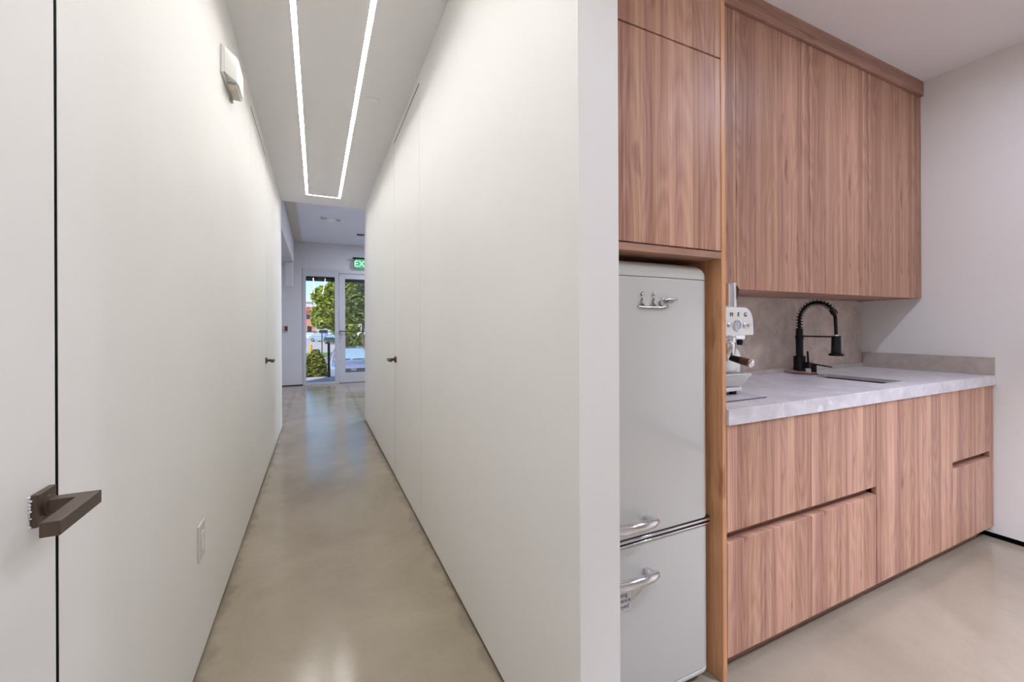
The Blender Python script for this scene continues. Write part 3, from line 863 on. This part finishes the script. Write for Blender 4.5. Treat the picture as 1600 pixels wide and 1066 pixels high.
for lx in (1.467, 1.557, 1.583):
    bm = BM(); lathe(bm, [(0.0, 0), (0.0085, 0), (0.0085, 0.005), (0.006, 0.007), (0.0, 0.007)], (lx, MYF, 1.193), 'Y', 24); obj('button', bm, 'steel', es, smooth=35)
# group head, portafilter
b = BM(); lathe(b, [(0.0, 0), (0.036, 0), (0.038, 0.004), (0.038, 0.022), (0.034, 0.026), (0.034, 0.030)], (1.49, 1.150, 1.123), 'Z', 36); box(b, 1.42, 1.585, 1.135, 1.20, 1.134, 1.153, 0.002, 1)
obj('group_head', b, 'chrome', es, smooth=35)
pf = thing('portafilter', 'chrome portafilter with dark handle locked in the espresso machine', 'portafilter', (1.49, 1.150, 1.05))
b = BM(); lathe(b, [(0.0, 0.012), (0.012, 0.0), (0.026, 0.028), (0.028, 0.070), (0.026, 0.0725), (0.0, 0.0725)], (1.49, 1.142, 1.05), 'Z', 32); obj('basket_holder', b, 'chrome', pf, smooth=35)
b = BM(); tube(b, [(1.49, 1.13, 1.063), (1.49, 1.082, 1.055)], [0.0115, 0.0145], 20); obj('grip', b, 'black', pf, smooth=50)
b = BM(); tube(b, [(1.49, 1.083, 1.055), (1.49, 1.046, 1.0485)], [0.0148, 0.0155], 20); obj('grip_end', b, 'knobwood', pf, smooth=50)
b = BM(); tube(b, [(1.49, 1.0465, 1.0486), (1.49, 1.040, 1.0475), (1.49, 1.037, 1.047)], [0.0165, 0.0165, 0.012], 24); obj('end_cap', b, 'chrome', pf, smooth=35)
b = BM(); lathe(b, [(0.0, 0), (0.010, 0.0), (0.012, 0.014), (0.009, 0.022), (0.0, 0.024)], (1.566, 1.145, 1.112), 'Z', 20); obj('steam_joint', b, 'black', es, smooth=35)
b = BM(); tube(b, [(1.566, 1.143, 1.12), (1.568, 1.135, 1.10), (1.575, 1.12, 1.055), (1.576, 1.118, 1.045)], 0.0035, 10); obj('steam_wand', b, 'chrome', es, smooth=50)
# steel cup with a dark handle standing on the machine
cu_ = thing('steel_jug', 'tall chrome jug with dark handle standing on the coffee machine', 'jug', (1.514, 1.155, 1.264))
b = BM(); lathe(b, [(0.0, 0), (0.029, 0.0), (0.030, 0.003), (0.028, 0.050), (0.027, 0.092), (0.029, 0.097), (0.027, 0.098), (0.025, 0.092), (0.026, 0.05), (0.027, 0.004), (0.0, 0.004)], (1.514, 1.155, 1.2645), 'Z', 36); obj('vessel', b, 'chrome', cu_, smooth=35)
b = BM(); tube(b, [(1.538, 1.150, 1.352), (1.553, 1.148, 1.351), (1.559, 1.147, 1.338), (1.553, 1.148, 1.306), (1.546, 1.149, 1.294)], [0.004, 0.0045, 0.006, 0.005, 0.003], 10); obj('handle', b, 'knobwood', cu_, smooth=50)

# ------------------------------------------------------------------ small fittings of the corridor
# emergency light on the left wall
el = thing('emergency_light', 'white wall mounted emergency alarm unit high on the left hallway wall', 'alarm unit', (XL, 2.30, 2.31))
obj('back_plate', box(BM(), XL, XL + 0.011, 2.185, 2.425, 2.312, 2.436, 0.003, 2), 'white', el)
b = BM(); prism(b, [(XL + 0.011, 2.19), (XL + 0.015, 2.19), (XL + 0.050, 2.262), (XL + 0.054, 2.29), (XL + 0.054, 2.42), (XL + 0.011, 2.42)], 'Z', 2.318, 2.432, 0.004)
obj('cover', b, 'white', el, smooth=30)
obj('sounder', box(BM(), XL + 0.012, XL + 0.047, 2.275, 2.415, 2.302, 2.3185, 0.002, 1), 'greyplastic', el)['label'] = 'grey beige underside with small red lamp'
b = BM(); lathe(b, [(0.0, 0), (0.0032, 0.0), (0.0032, 0.003), (0.0, 0.003)], (XL + 0.026, 2.30, 2.3), 'Z', 12); obj('indicator_lamp', b, 'redled', el)
obj('cable_tab', box(BM(), XL, XL + 0.012, 2.40, 2.425, 2.290, 2.3125), 'greyplastic', el)

# outlet
ol = thing('wall_outlet', 'white wall outlet low on the left hallway wall', 'outlet', (XL, 1.81, 0.43))
obj('cover_plate', box(BM(), XL, XL + 0.006, 1.768, 1.852, 0.372, 0.499, 0.0025, 2), 'whitetrim', ol)
obj('socket', box(BM(), XL + 0.006, XL + 0.009, 1.793, 1.827, 0.402, 0.469, 0.0015, 1), 'white', ol)


bm = BM(); lathe(bm, [(0.0, -0.007), (0.040, -0.007), (0.046, -0.004), (0.047, 0.0), (0.0, 0.0)], (0.342, 2.90, ZC), 'Z', 40)
tag(obj('sprinkler_cover', bm, 'ceil', smooth=35), 'flat round white sprinkler cover on the hallway ceiling', 'ceiling disc')

# ------------------------------------------------------------------ lobby beyond the corridor
b = BM(); box(b, -0.9, 4.8, YC, YF + 0.14, ZL, ZL + 0.12); struct('ceiling_lobby', b, 'lobbyceil', label='bluish lit higher ceiling of the lobby')
b = BM()
box(b, -0.9, XL - 0.0, YC - 0.1, YC, 0, ZL) if False else None
box(b, -0.9, XL - 0.11, YC - 0.1, YC, 0, ZL)
box(b, XP, 4.8, YC - 0.1, YC, 0, ZL)
box(b, XL - 0.11, XP, YC - 0.1, YC - 0.001, ZC + 0.121, ZL + 0.1)
struct('wall_lobby_near', b, 'lobbywall')
struct('wall_lobby_left', box(BM(), -0.9, -0.75, YC, YF, 0, ZL), 'lobbywall')
b = BM(); box(b, 4.65, 4.8, YC, YC + 0.3, 0, ZL); box(b, 4.65, 4.8, YF - 0.3, YF, 0, ZL); box(b, 4.65, 4.8, YC + 0.3, YF - 0.3, 2.6, ZL)
struct('wall_lobby_right', b, 'lobbywall')
w = sthing('window_added', 'large unseen window added on the right to brighten the lobby', (4.7, 7.6, 0))  # out of view, added to let more daylight into the lobby
b = BM(); box(b, 4.66, 4.73, YC + 0.3, YF - 0.3, 0, 0.06); box(b, 4.66, 4.73, YC + 0.3, YF - 0.3, 2.54, 2.6)
for y in (YC + 0.3, 7.0, 8.2, YF - 0.36): box(b, 4.66, 4.73, y, y + 0.06, 0.06, 2.54)
obj('window_frame', b, 'alu', w)
obj('pane', box(BM(), 4.70, 4.7004, YC + 0.33, YF - 0.33, 0.05, 2.55), 'glass', w)
for (lx, ly) in ((1.6, 6.6), (3.2, 6.6), (1.6, 8.4), (3.2, 8.4)):  # unseen cool lamps added to brighten the dark lobby
    r = thing('lobby_fill_light', 'round unseen downlight added to brighten the lobby', 'light', (lx, ly, ZL), group='added lobby downlights')
    bm = BM(); lathe(bm, [(0.055, -0.001), (0.07, -0.001), (0.072, -0.006), (0.055, -0.006)], (lx, ly, ZL), 'Z', 32)
    obj('trim_ring', bm, 'white', r, smooth=35)
    bm = BM(); lathe(bm, [(0.0, -0.001), (0.054, -0.001), (0.054, -0.003), (0.0, -0.003)], (lx, ly, ZL), 'Z', 32)
    obj('lens', bm, 'lens', r)
    L_ = D.lights.new('downlight_lamp', 'AREA'); L_.shape = 'DISK'; L_.size = 0.11; L_.energy = LOBBY_FILL_WATT; L_.color = LOBBY_FILL_COLOR
    lo = D.objects.new('lamp', L_); COL.objects.link(lo); lo.parent = r; lo.location = (0, 0, -0.012)
# bulkhead along the left side and the hanging panel at its end
struct('trim_3', box(BM(), -0.62, -0.405, YC, 9.25, 2.46, ZL), 'lobbywall', label='white bulkhead along the lobby ceiling')
struct('trim_4', box(BM(), -0.404, -0.27, YC, YF, ZL - 0.03, ZL), 'greyplastic', label='beige strip beside the bulkhead')
struct('trim_5', prism(BM(), [(-0.545, 1.985), (-0.415, 1.985), (-0.415, 2.46), (-0.545, 2.46)], 'Y', 9.05, 9.20, 0.004), 'lobbywall', label='hanging pier below the bulkhead')

# storefront wall
b = BM()
FH = 2.42
box(b, -0.9, -0.262, YF, YF + 0.14, 0.02, ZL)
box(b, -0.262, 4.8, YF, YF + 0.14, FH, ZL)
box(b, 4.2, 4.8, YF, YF + 0.14, 0, FH)
struct('wall_far', b, 'lobbywall', label='lobby end wall around the glass door')
struct('baseboard_far', box(BM(), -0.88, -0.27, YF + 0.008, YF + 0.13, 0, 0.02), 'dark')

w = sthing('window_1', 'tall narrow sidelight window left of the glass door', (0.04, YF + 0.05, 0))
b = BM()
f0, f1 = YF - 0.012, YF + 0.07
box(b, -0.262, -0.203, f0, f1, 0, FH, 0.002, 1); box(b, 0.347, 0.395, f0, f1, 0, FH, 0.002, 1)
box(b, -0.203, 0.347, f0, f1, 0, 0.045, 0.002, 1); box(b, -0.203, 0.347, f0, f1, 2.262, FH, 0.002, 1)
obj('window_frame', b, 'alu', w)
obj('pane', box(BM(), -0.2035, 0.3475, YF + 0.028, YF + 0.0284, 0.044, 2.263), 'glass', w)

w = sthing('window_2', 'lobby window right of the glass door', (2.8, YF + 0.05, 0))
b = BM()
for x in (1.42, 2.35, 3.27, 4.14): box(b, x, x + 0.06, f0, f1, 0, FH, 0.002, 1)
box(b, 1.48, 4.14, f0, f1, 0, 0.06); box(b, 1.48, 4.14, f0, f1, 2.30, FH)
obj('window_frame', b, 'alu', w)
for x in (1.48, 2.41, 3.33): obj('pane', box(BM(), x - 0.0005, x + 0.8705 if x < 2 else (x + 0.8605 if x < 3 else 4.1405), YF + 0.028, YF + 0.0284, 0.059, 2.301), 'glass', w)

d4 = sthing('door_4', 'glazed lobby entrance door with pale metal frame', (0.9, YF + 0.03, 0))
b = BM()
box(b, 0.3955, 0.425, f0, f1, 0, FH, 0.002, 1); box(b, 1.39, 1.42, f0, f1, 0, FH, 0.002, 1); box(b, 0.425, 1.39, f0, f1, 2.345, FH, 0.002, 1)
obj('door_frame', b, 'alu', d4)
lf = BM(); y0, y1 = YF + 0.002, YF + 0.046
box(lf, 0.432, 0.552, y0, y1, 0.012, 2.338, 0.002, 1); box(lf, 1.265, 1.385, y0, y1, 0.012, 2.338, 0.002, 1)
box(lf, 0.552, 1.265, y0, y1, 0.012, 0.222, 0.002, 1); box(lf, 0.552, 1.265, y0, y1, 2.232, 2.338, 0.002, 1)
lfo = obj('door_leaf', lf, 'alu', d4)
gl = obj('pane', box(BM(), 0.5515, 1.2655, YF + 0.022, YF + 0.0224, 0.221, 2.233), 'glass', d4)
b = BM(); merge(b, text_bm('09', 0.235, 0.001, Matrix.Translation((0.925, YF + 0.019, 2.065)) @ Matrix.Rotation(PI / 2, 4, 'X'), 1.12))
obj('door_number', b, 'ink', d4)['label'] = 'large dark digits on the glass'
b = BM()
for zz in (1.06, 0.98): lathe(b, [(0.0, 0.0), (0.022, 0), (0.022, 0.012), (0.0, 0.014)], (0.468, YF + 0.002, zz), 'Y', 20)
obj('lock', b, 'steel', d4, smooth=35)
b = BM(); box(b, 0.44, 1.38, YF - 0.055, YF - 0.040, 1.10, 1.12, 0.003, 1); box(b, 0.44, 0.465, YF - 0.05, YF + 0.003, 1.095, 1.122, 0.003, 1); box(b, 1.355, 1.38, YF - 0.05, YF + 0.003, 1.095, 1.122, 0.003, 1)
obj('push_bar', b, 'fence', d4)

# exit sign over the door
ex = thing('exit_sign', 'green lit exit sign hanging from black bracket above the glass door', 'exit sign', (0.93, YF - 0.12, 2.45))
b = BM(); box(b, 0.70, 1.12, YF - 0.135, YF - 0.085, 2.655, 2.69, 0.003, 1); box(b, 0.735, 0.755, YF - 0.09, YF - 0.001, 2.62, 2.66, 0.002, 1); box(b, 1.06, 1.08, YF - 0.09, YF - 0.001, 2.62, 2.66, 0.002, 1)
obj('bracket', b, 'black', ex)
obj('panel', box(BM(), 0.755, 1.065, YF - 0.114, YF - 0.106, 2.465, 2.655, 0.001, 1), 'exitpanel', ex)
b = BM(); merge(b, text_bm('EXIT', 0.185, 0.004, Matrix.Translation((0.912, YF - 0.117, 2.552)) @ Matrix.Rotation(PI / 2, 4, 'X')))
obj('lettering', b, 'exitletter', ex)

cr = thing('card_reader', 'small dark red and grey control box on the lobby end wall', 'control box', (-0.555, YF, 1.14))
obj('housing', box(BM(), -0.60, -0.525, YF - 0.03, YF, 1.10, 1.24, 0.004, 1), 'greyplastic', cr)
obj('face', box(BM(), -0.588, -0.537, YF - 0.036, YF - 0.03, 1.12, 1.22, 0.002, 1), 'reddark', cr)

dt = thing('smoke_detector', 'round white smoke detector on the lobby ceiling', 'smoke detector', (0.21, 7.42, ZL))
b = BM(); lathe(b, [(0.0, -0.05), (0.03, -0.05), (0.045, -0.035), (0.07, -0.022), (0.075, 0.0), (0.0, 0.0)], (0.21, 7.42, ZL), 'Z', 32); obj('housing', b, 'white', dt, smooth=30)
for q_ in ((0.06, 0.13, 7.36, 7.42), (0.30, 0.36, 7.40, 7.45)): obj('side_lamp', box(BM(), q_[0], q_[1], q_[2], q_[3], ZL - 0.03, ZL, 0.004, 1), 'greyplastic', dt)
tag(obj('ceiling_vent', box(BM(), 0.70, 1.05, 8.40, 8.52, ZL - 0.012, ZL), 'ink'), 'dark slot air vent in the lobby ceiling', 'vent')

# ------------------------------------------------------------------ outside
GZ = -1.2
struct('ground_asphalt', box(BM(), -60, 60, YF + 0.14, 36.5, GZ - 0.3, GZ), 'asphalt', label='pale worn street outside')
struct('ground_car_park', box(BM(), -80, 80, 42.5, 170, GZ - 0.3, GZ - 0.001), 'asphaltb', label='pale car park beyond the street')
struct('ground_lawn', box(BM(), -60, 60, 36.5, 42.5, GZ - 0.3, GZ + 0.06), 'grass', label='grass verge across the street')
struct('ground_landing', box(BM(), -6, 8, YF + 0.14, 11.25, GZ, -0.02), 'paving', label='pinkish paved landing outside the door')
struct('trim_6', box(BM(), -0.9, 4.8, YF + 0.16, 10.25, 2.225, 2.42), 'dark', label='dark canopy over the entrance')

def foliage(bm, blobs, n, size, seed):
    rn = random.Random(seed)
    tot = sum(r[3] * r[4] * r[5] for r in blobs)
    for (cx, cy, cz, rx, ry, rz) in blobs:
        k = int(n * rx * ry * rz / tot)
        for _ in range(k):
            while True:
                d = Vector((rn.uniform(-1, 1), rn.uniform(-1, 1), rn.uniform(-1, 1)))
                if 0.25 < d.length < 1: break
            d = d.normalized() * (d.length ** 0.45)
            p = Vector((cx + d.x * rx, cy + d.y * ry, cz + d.z * rz))
            s = size * rn.uniform(0.6, 1.4)
            u = Vector((rn.uniform(-1, 1), rn.uniform(-1, 1), rn.uniform(-0.6, 0.6))).normalized()
            v = u.cross(Vector((rn.uniform(-1, 1), rn.uniform(-1, 1), rn.uniform(-1, 1)))).normalized()
            vs = [bm.verts.new(p - u * s), bm.verts.new(p - v * s * 0.45), bm.verts.new(p + u * s), bm.verts.new(p + v * s * 0.45)]
            bm.faces.new(vs)
    return bm

def tree(x, y, label, crown, leafmat, seed, n=9000, size=0.14, trunk_r=0.14):
    rn = random.Random(seed)
    r = thing('tree', label, 'tree', (x, y, GZ))
    cz = sum(c[2] for c in crown) / len(crown)
    b = BM(); tube(b, [(x, y, GZ - 0.05), (x + 0.08, y, GZ + 1.0), (x - 0.05, y, GZ + 2.0), (x, y, cz)], [trunk_r, trunk_r * 0.8, trunk_r * 0.65, trunk_r * 0.35], 10)
    obj('trunk', b, 'bark', r, smooth=60)
    b = BM()
    for c in crown:
        tube(b, [(x, y, GZ + 1.6 + rn.random()), ((x + c[0]) / 2 + rn.uniform(-.2, .2), (y + c[1]) / 2, (GZ + 2.6 + c[2]) / 2), (c[0], c[1], c[2] + c[5] * 0.5)], [trunk_r * 0.45, trunk_r * 0.32, trunk_r * 0.12], 7)
    obj('branches', b, 'bark', r, smooth=60)
    obj('foliage', foliage(BM(), crown, n, size, seed), leafmat, r)
    return r
rn = random.Random(3)
crown = [(0.9, 29.5, 2.5, 0.9, 0.9, 0.9), (0.5, 29.6, 3.2, 0.8, 0.9, 0.7), (1.5, 29.8, 3.6, 1.0, 1.0, 0.9), (1.8, 30, 2.4, 1.1, 1.0, 1.0), (0.5, 29.5, 1.55, 0.9, 0.8, 0.42), (1.7, 30, 1.3, 1.0, 0.8, 0.7), (0.2, 29.7, 2.1, 0.6, 0.6, 0.5), (2.4, 30.2, 3.9, 1.1, 1.0, 0.8), (1.4, 29.6, 4.2, 0.7, 0.7, 0.5)]
tree(1.7, 30.2, 'bright green leafy tree seen through the sidelight window', crown, 'leafa', 5, 8500, 0.15)
crown = [(2.9, 27.0, 3.2, 1.2, 1.0, 1.1), (2.2, 27.2, 2.6, 0.7, 0.8, 0.7), (3.6, 27.2, 2.6, 1.2, 1.0, 1.0), (2.7, 27.0, 1.9, 0.8, 0.8, 0.5), (3.2, 27, 4.2, 1.2, 1.0, 0.8)]
tree(2.6, 27.2, 'darker tree with pale branches seen through the glass door', crown, 'leafb', 9, 6000, 0.14, 0.1)

def hedge(label, x0, x1, y0, y1, z0, z1, m, n, size, seed, name='hedge', cat='hedge'):
    r = thing(name, label, cat, ((x0 + x1) / 2, (y0 + y1) / 2, z0))
    b = BM(); blobs = []
    rn = random.Random(seed)
    k = max(2, int((x1 - x0) / 0.4))
    for i in range(k):
        cx = x0 + (i + 0.5) * (x1 - x0) / k
        blobs.append((cx, (y0 + y1) / 2, z0 + (z1 - z0) * 0.55, (x1 - x0) / k * 0.8, (y1 - y0) * 0.55, (z1 - z0) * (0.5 + rn.uniform(-0.06, 0.06))))
    foliage(b, blobs, n, size, seed)
    obj('foliage', b, m, r)
    b = BM()
    for i in range(k):
        cx = x0 + (i + 0.5) * (x1 - x0) / k
        tube(b, [(cx, (y0 + y1) / 2, z0 - 0.02), (cx + 0.03, (y0 + y1) / 2, z0 + (z1 - z0) * 0.7)], [0.03, 0.012], 7)
    obj('stems', b, 'bark', r)
    return r
hedge('round yellow-green shrub just outside the sidelight window', -0.62, 0.16, 11.5, 12.3, GZ, 0.50, 'leafc', 9000, 0.045, 21, 'shrub', 'shrub')
hedge('dark hedge behind the parked blue car', 2.0, 7.0, 37.2, 38.6, GZ + 0.05, 0.55, 'leafb', 6000, 0.13, 22)

# posts and fence
b = BM(); tube(b, [(0.262, 11.10, -0.02), (0.262, 11.10, 0.80), (0.262, 11.10, 0.84)], [0.03, 0.03, 0.018], 16)
tag(obj('black_post', b, 'black', smooth=40), 'black metal post standing on the landing outside', 'post')
b = BM(); tube(b, [(-0.50, 41.6, GZ + 0.05), (-0.50, 41.6, -0.38), (-0.50, 41.6, -0.32)], [0.12, 0.12, 0.07], 16)
tag(obj('bollard', b, 'yellow', smooth=40), 'yellow bollard on the grass verge across the street', 'bollard')
fe = thing('fence', 'thin dark rail fence running along the far edge of the grass verge', 'fence', (0, 42.0, GZ))
b = BM(); box(b, -8, 12, 41.98, 42.05, 0.76, 0.84); obj('rail', b, 'fence', fe)
for px_ in (-5.5, -2.5, 0.42, 3.4, 6.4, 9.4): obj('post', box(BM(), px_ - 0.045, px_ + 0.045, 41.97, 42.06, GZ, 0.82), 'fence', fe)

# cars (front faces -Y)
def car(paint, label, loc, rot=0.0, group=None, detail=True):
    r = thing('car', label, 'car', (0, 0, 0), group)
    def ring(y, w, zb, zt, crown_):
        pts = []
        for (fx_, fz_) in ((-1.0, 0.12), (-0.97, 0.0), (0.97, 0.0), (1.0, 0.12), (1.0, 0.62), (0.96, 0.86), (0.80, 0.98), (0.4, 1.0 + crown_), (0, 1.0 + crown_ * 1.3), (-0.4, 1.0 + crown_), (-0.80, 0.98), (-0.96, 0.86), (-1.0, 0.62)):
            pts.append((fx_ * w, y, zb + (zt - zb) * fz_))
        return pts
    b = BM()
    skin(b, [ring(-2.26, 0.62, 0.30, 0.58, 0.02), ring(-2.20, 0.78, 0.22, 0.68, 0.02), ring(-2.0, 0.87, 0.18, 0.76, 0.03), ring(-1.6, 0.905, 0.18, 0.84, 0.03), ring(-1.1, 0.91, 0.18, 0.92, 0.03), ring(-0.4, 0.915, 0.18, 0.95, 0.0), ring(0.8, 0.915, 0.18, 0.97, 0.0), ring(1.7, 0.90, 0.20, 1.00, 0.01), ring(2.15, 0.84, 0.26, 0.96, 0.01), ring(2.28, 0.74, 0.34, 0.86, 0.01)])
    obj('body', b, paint, r, smooth=50)
    b = BM()
    def gr(y, w0_, w1_, z0_, z1_):
        return [(-w0_, y, z0_), (w0_, y, z0_), (w1_, y, z1_), (w1_ * 0.6, y, z1_ + 0.03), (-w1_ * 0.6, y, z1_ + 0.03), (-w1_, y, z1_)]
    skin(b, [gr(-1.05, 0.80, 0.79, 0.90, 0.91), gr(-0.30, 0.83, 0.60, 0.93, 1.38), gr(0.5, 0.84, 0.60, 0.94, 1.40), gr(1.1, 0.82, 0.60, 0.95, 1.33), gr(1.85, 0.78, 0.76, 0.97, 0.99)])
    obj('windows', b, 'carglass', r, smooth=35)
    b = BM()
    skin(b, [[(-0.60, -0.33, 1.375), (0.60, -0.33, 1.375), (0.52, -0.33, 1.425), (-0.52, -0.33, 1.425)], [(-0.61, 0.2, 1.40), (0.61, 0.2, 1.40), (0.52, 0.2, 1.465), (-0.52, 0.2, 1.465)], [(-0.61, 0.7, 1.39), (0.61, 0.7, 1.39), (0.52, 0.7, 1.45), (-0.52, 0.7, 1.45)], [(-0.60, 1.15, 1.33), (0.60, 1.15, 1.33), (0.52, 1.15, 1.375), (-0.52, 1.15, 1.375)]])
    for s in (-1, 1):
        tube(b, [(s * 0.79, -1.07, 0.925), (s * 0.605, -0.31, 1.39)], 0.025, 8); tube(b, [(s * 0.78, 1.84, 0.98), (s * 0.61, 1.12, 1.34)], 0.03, 8); tube(b, [(s * 0.845, 0.35, 0.94), (s * 0.615, 0.30, 1.40)], 0.025, 8)
    obj('roof', b, paint, r, smooth=40)
    for (wx, wy) in ((-0.80, -1.38), (0.80, -1.38), (-0.80, 1.40), (0.80, 1.40)):
        bm = BM(); lathe(bm, [(0.0, -0.115), (0.30, -0.115), (0.33, -0.09), (0.33, 0.09), (0.30, 0.115), (0.0, 0.115)], (wx, wy, 0.33), 'X', 28)
        wh = obj('wheel', bm, 'rubber', r, smooth=35)
        bm = BM(); s = 1 if wx > 0 else -1; lathe(bm, [(0.0, 0.118), (0.20, 0.118), (0.22, 0.116), (0.22, 0.124), (0.0, 0.130)], (wx, wy, 0.33), 'X', 24)
        if s < 0:
            for v in bm.verts: v.co.x = 2 * wx - v.co.x
        obj('rim', bm, 'steel', wh, smooth=35)
    gb = BM(); prism(gb, [(-0.46, 0.64), (0.46, 0.64), (0.40, 0.36), (-0.40, 0.36)], 'Y', -2.285, -2.18, 0.008)
    g = obj('grille', gb, 'rubber', r)
    b = BM()
    for zz in (0.41, 0.47, 0.53, 0.59): box(b, -0.42, 0.42, -2.297, -2.283, zz, zz + 0.014)
    tube(b, [(-0.47, -2.29, 0.65), (0.47, -2.29, 0.65)], 0.012, 8)
    obj('grille_bars', b, 'chrome', g)
    b = BM()   # oval emblem with a slanted letter
    tube(b, [(0.10 * math.cos(2 * PI * k / 24), -2.305, 0.60 + 0.055 * math.sin(2 * PI * k / 24)) for k in range(25)], 0.010, 8)
    tube(b, [(-0.045, -2.305, 0.56), (-0.02, -2.305, 0.64)], 0.009, 8); tube(b, [(0.02, -2.305, 0.56), (0.045, -2.305, 0.64)], 0.009, 8); tube(b, [(-0.03, -2.305, 0.595), (0.03, -2.305, 0.607)], 0.009, 8)
    obj('emblem', b, 'chrome', r)
    for s in (-1, 1):
        bm = BM(); skin(bm, [[(s * 0.50, -2.235, 0.56), (s * 0.50, -2.20, 0.66), (s * 0.48, -2.14, 0.66), (s * 0.48, -2.14, 0.56)], [(s * 0.80, -2.17, 0.60), (s * 0.80, -2.11, 0.72), (s * 0.78, -2.05, 0.70), (s * 0.78, -2.05, 0.60)], [(s * 0.90, -1.98, 0.66), (s * 0.895, -1.93, 0.74), (s * 0.86, -1.93, 0.72), (s * 0.86, -1.95, 0.66)]])
        obj('headlight', bm, 'headlight', r, smooth=60)
        bm = BM(); prism(bm, [(s * 0.90, 0.93), (s * 1.05, 0.96), (s * 1.05, 1.07), (s * 0.92, 1.06)], 'Y', -0.66, -0.54, 0.012); tube(bm, [(s * 0.84, -0.58, 0.94), (s * 0.93, -0.60, 0.97)], 0.02, 8)
        obj('wing_mirror', bm, paint, r)
    b = BM(); tube(b, [(-0.60, -1.09, 0.945), (-0.05, -1.02, 0.975)], 0.010, 6); tube(b, [(0.05, -1.07, 0.965), (0.62, -1.03, 0.965)], 0.010, 6); obj('wipers', b, 'rubber', r)
    r.matrix_basis = Matrix.Translation(loc) @ Matrix.Rotation(rot, 4, 'Z')
    return r
car('carblue', 'blue-grey sedan with chrome emblem parked facing the glass door', (1.42, 21.3, GZ))
car('carsilver', 'pale blue car parked beyond the fence across the street', (1.0, 78, GZ), 0.9)
car('carwhite', 'white car in the car park near the pink building', (-1.2, 96, GZ), 1.5)
car('carblack', 'black car seen beyond the fence right of the window', (2.6, 66, GZ), 0.5)
car('carmaroon', 'dark maroon car behind the fence seen through the door glass', (5.2, 74, GZ), 1.3)

# far buildings
def building(name, label, x0, x1, y0, y1, z1, wallm, roofm, wins, pitched=True):
    r = thing(name, label, 'building', ((x0 + x1) / 2, (y0 + y1) / 2, GZ))
    obj('walls', box(BM(), x0, x1, y0, y1, GZ, z1), wallm, r)
    b = BM()
    if pitched: prism(b, [(y0 - 0.5, z1), (y1 + 0.5, z1), ((y0 + y1) / 2, z1 + 1.3)], 'X', x0 - 0.4, x1 + 0.4)
    else: box(b, x0 - 0.2, x1 + 0.2, y0 - 0.2, y1 + 0.2, z1, z1 + 0.3)
    obj('roof', b, roofm, r)
    for (wx0, wx1, wz0, wz1) in wins: obj('window', box(BM(), wx0, wx1, y0 - 0.06, y0 + 0.02, wz0, wz1), 'windowdark', r)
    return r
building('pink_building', 'coral pink building across the car park at the left of the window', -14, -0.5, 118, 128, 5.3, 'pink', 'roofred', [(-2.4, -1.6, 3.4, 4.5), (-4.4, -3.6, 3.4, 4.5), (-2.2, -1.2, 0.2, 1.6), (-5, -4, 0.2, 1.6)])
building('white_building', 'tall off-white building behind the pink one', -10, -1.2, 138, 150, 8.6, 'offwhite', 'roofgrey', [(-2.6, -2.0, 6.0, 7.4), (-5, -4.2, 6.0, 7.4)], False)
building('shed', 'low grey roofed shelter beside the pink building', 0.0, 2.8, 108, 114, 1.4, 'offwhite', 'roofgrey', [(0.5, 2.3, -0.4, 0.6)])
building('office_building', 'white building with dark window partly hidden by the trees', 3.2, 16, 116, 128, 3.2, 'offwhite', 'roofgrey', [(3.6, 4.4, 0.6, 2.4), (6, 7, 0.6, 2.4), (8.4, 9.4, 0.6, 2.4)], False)
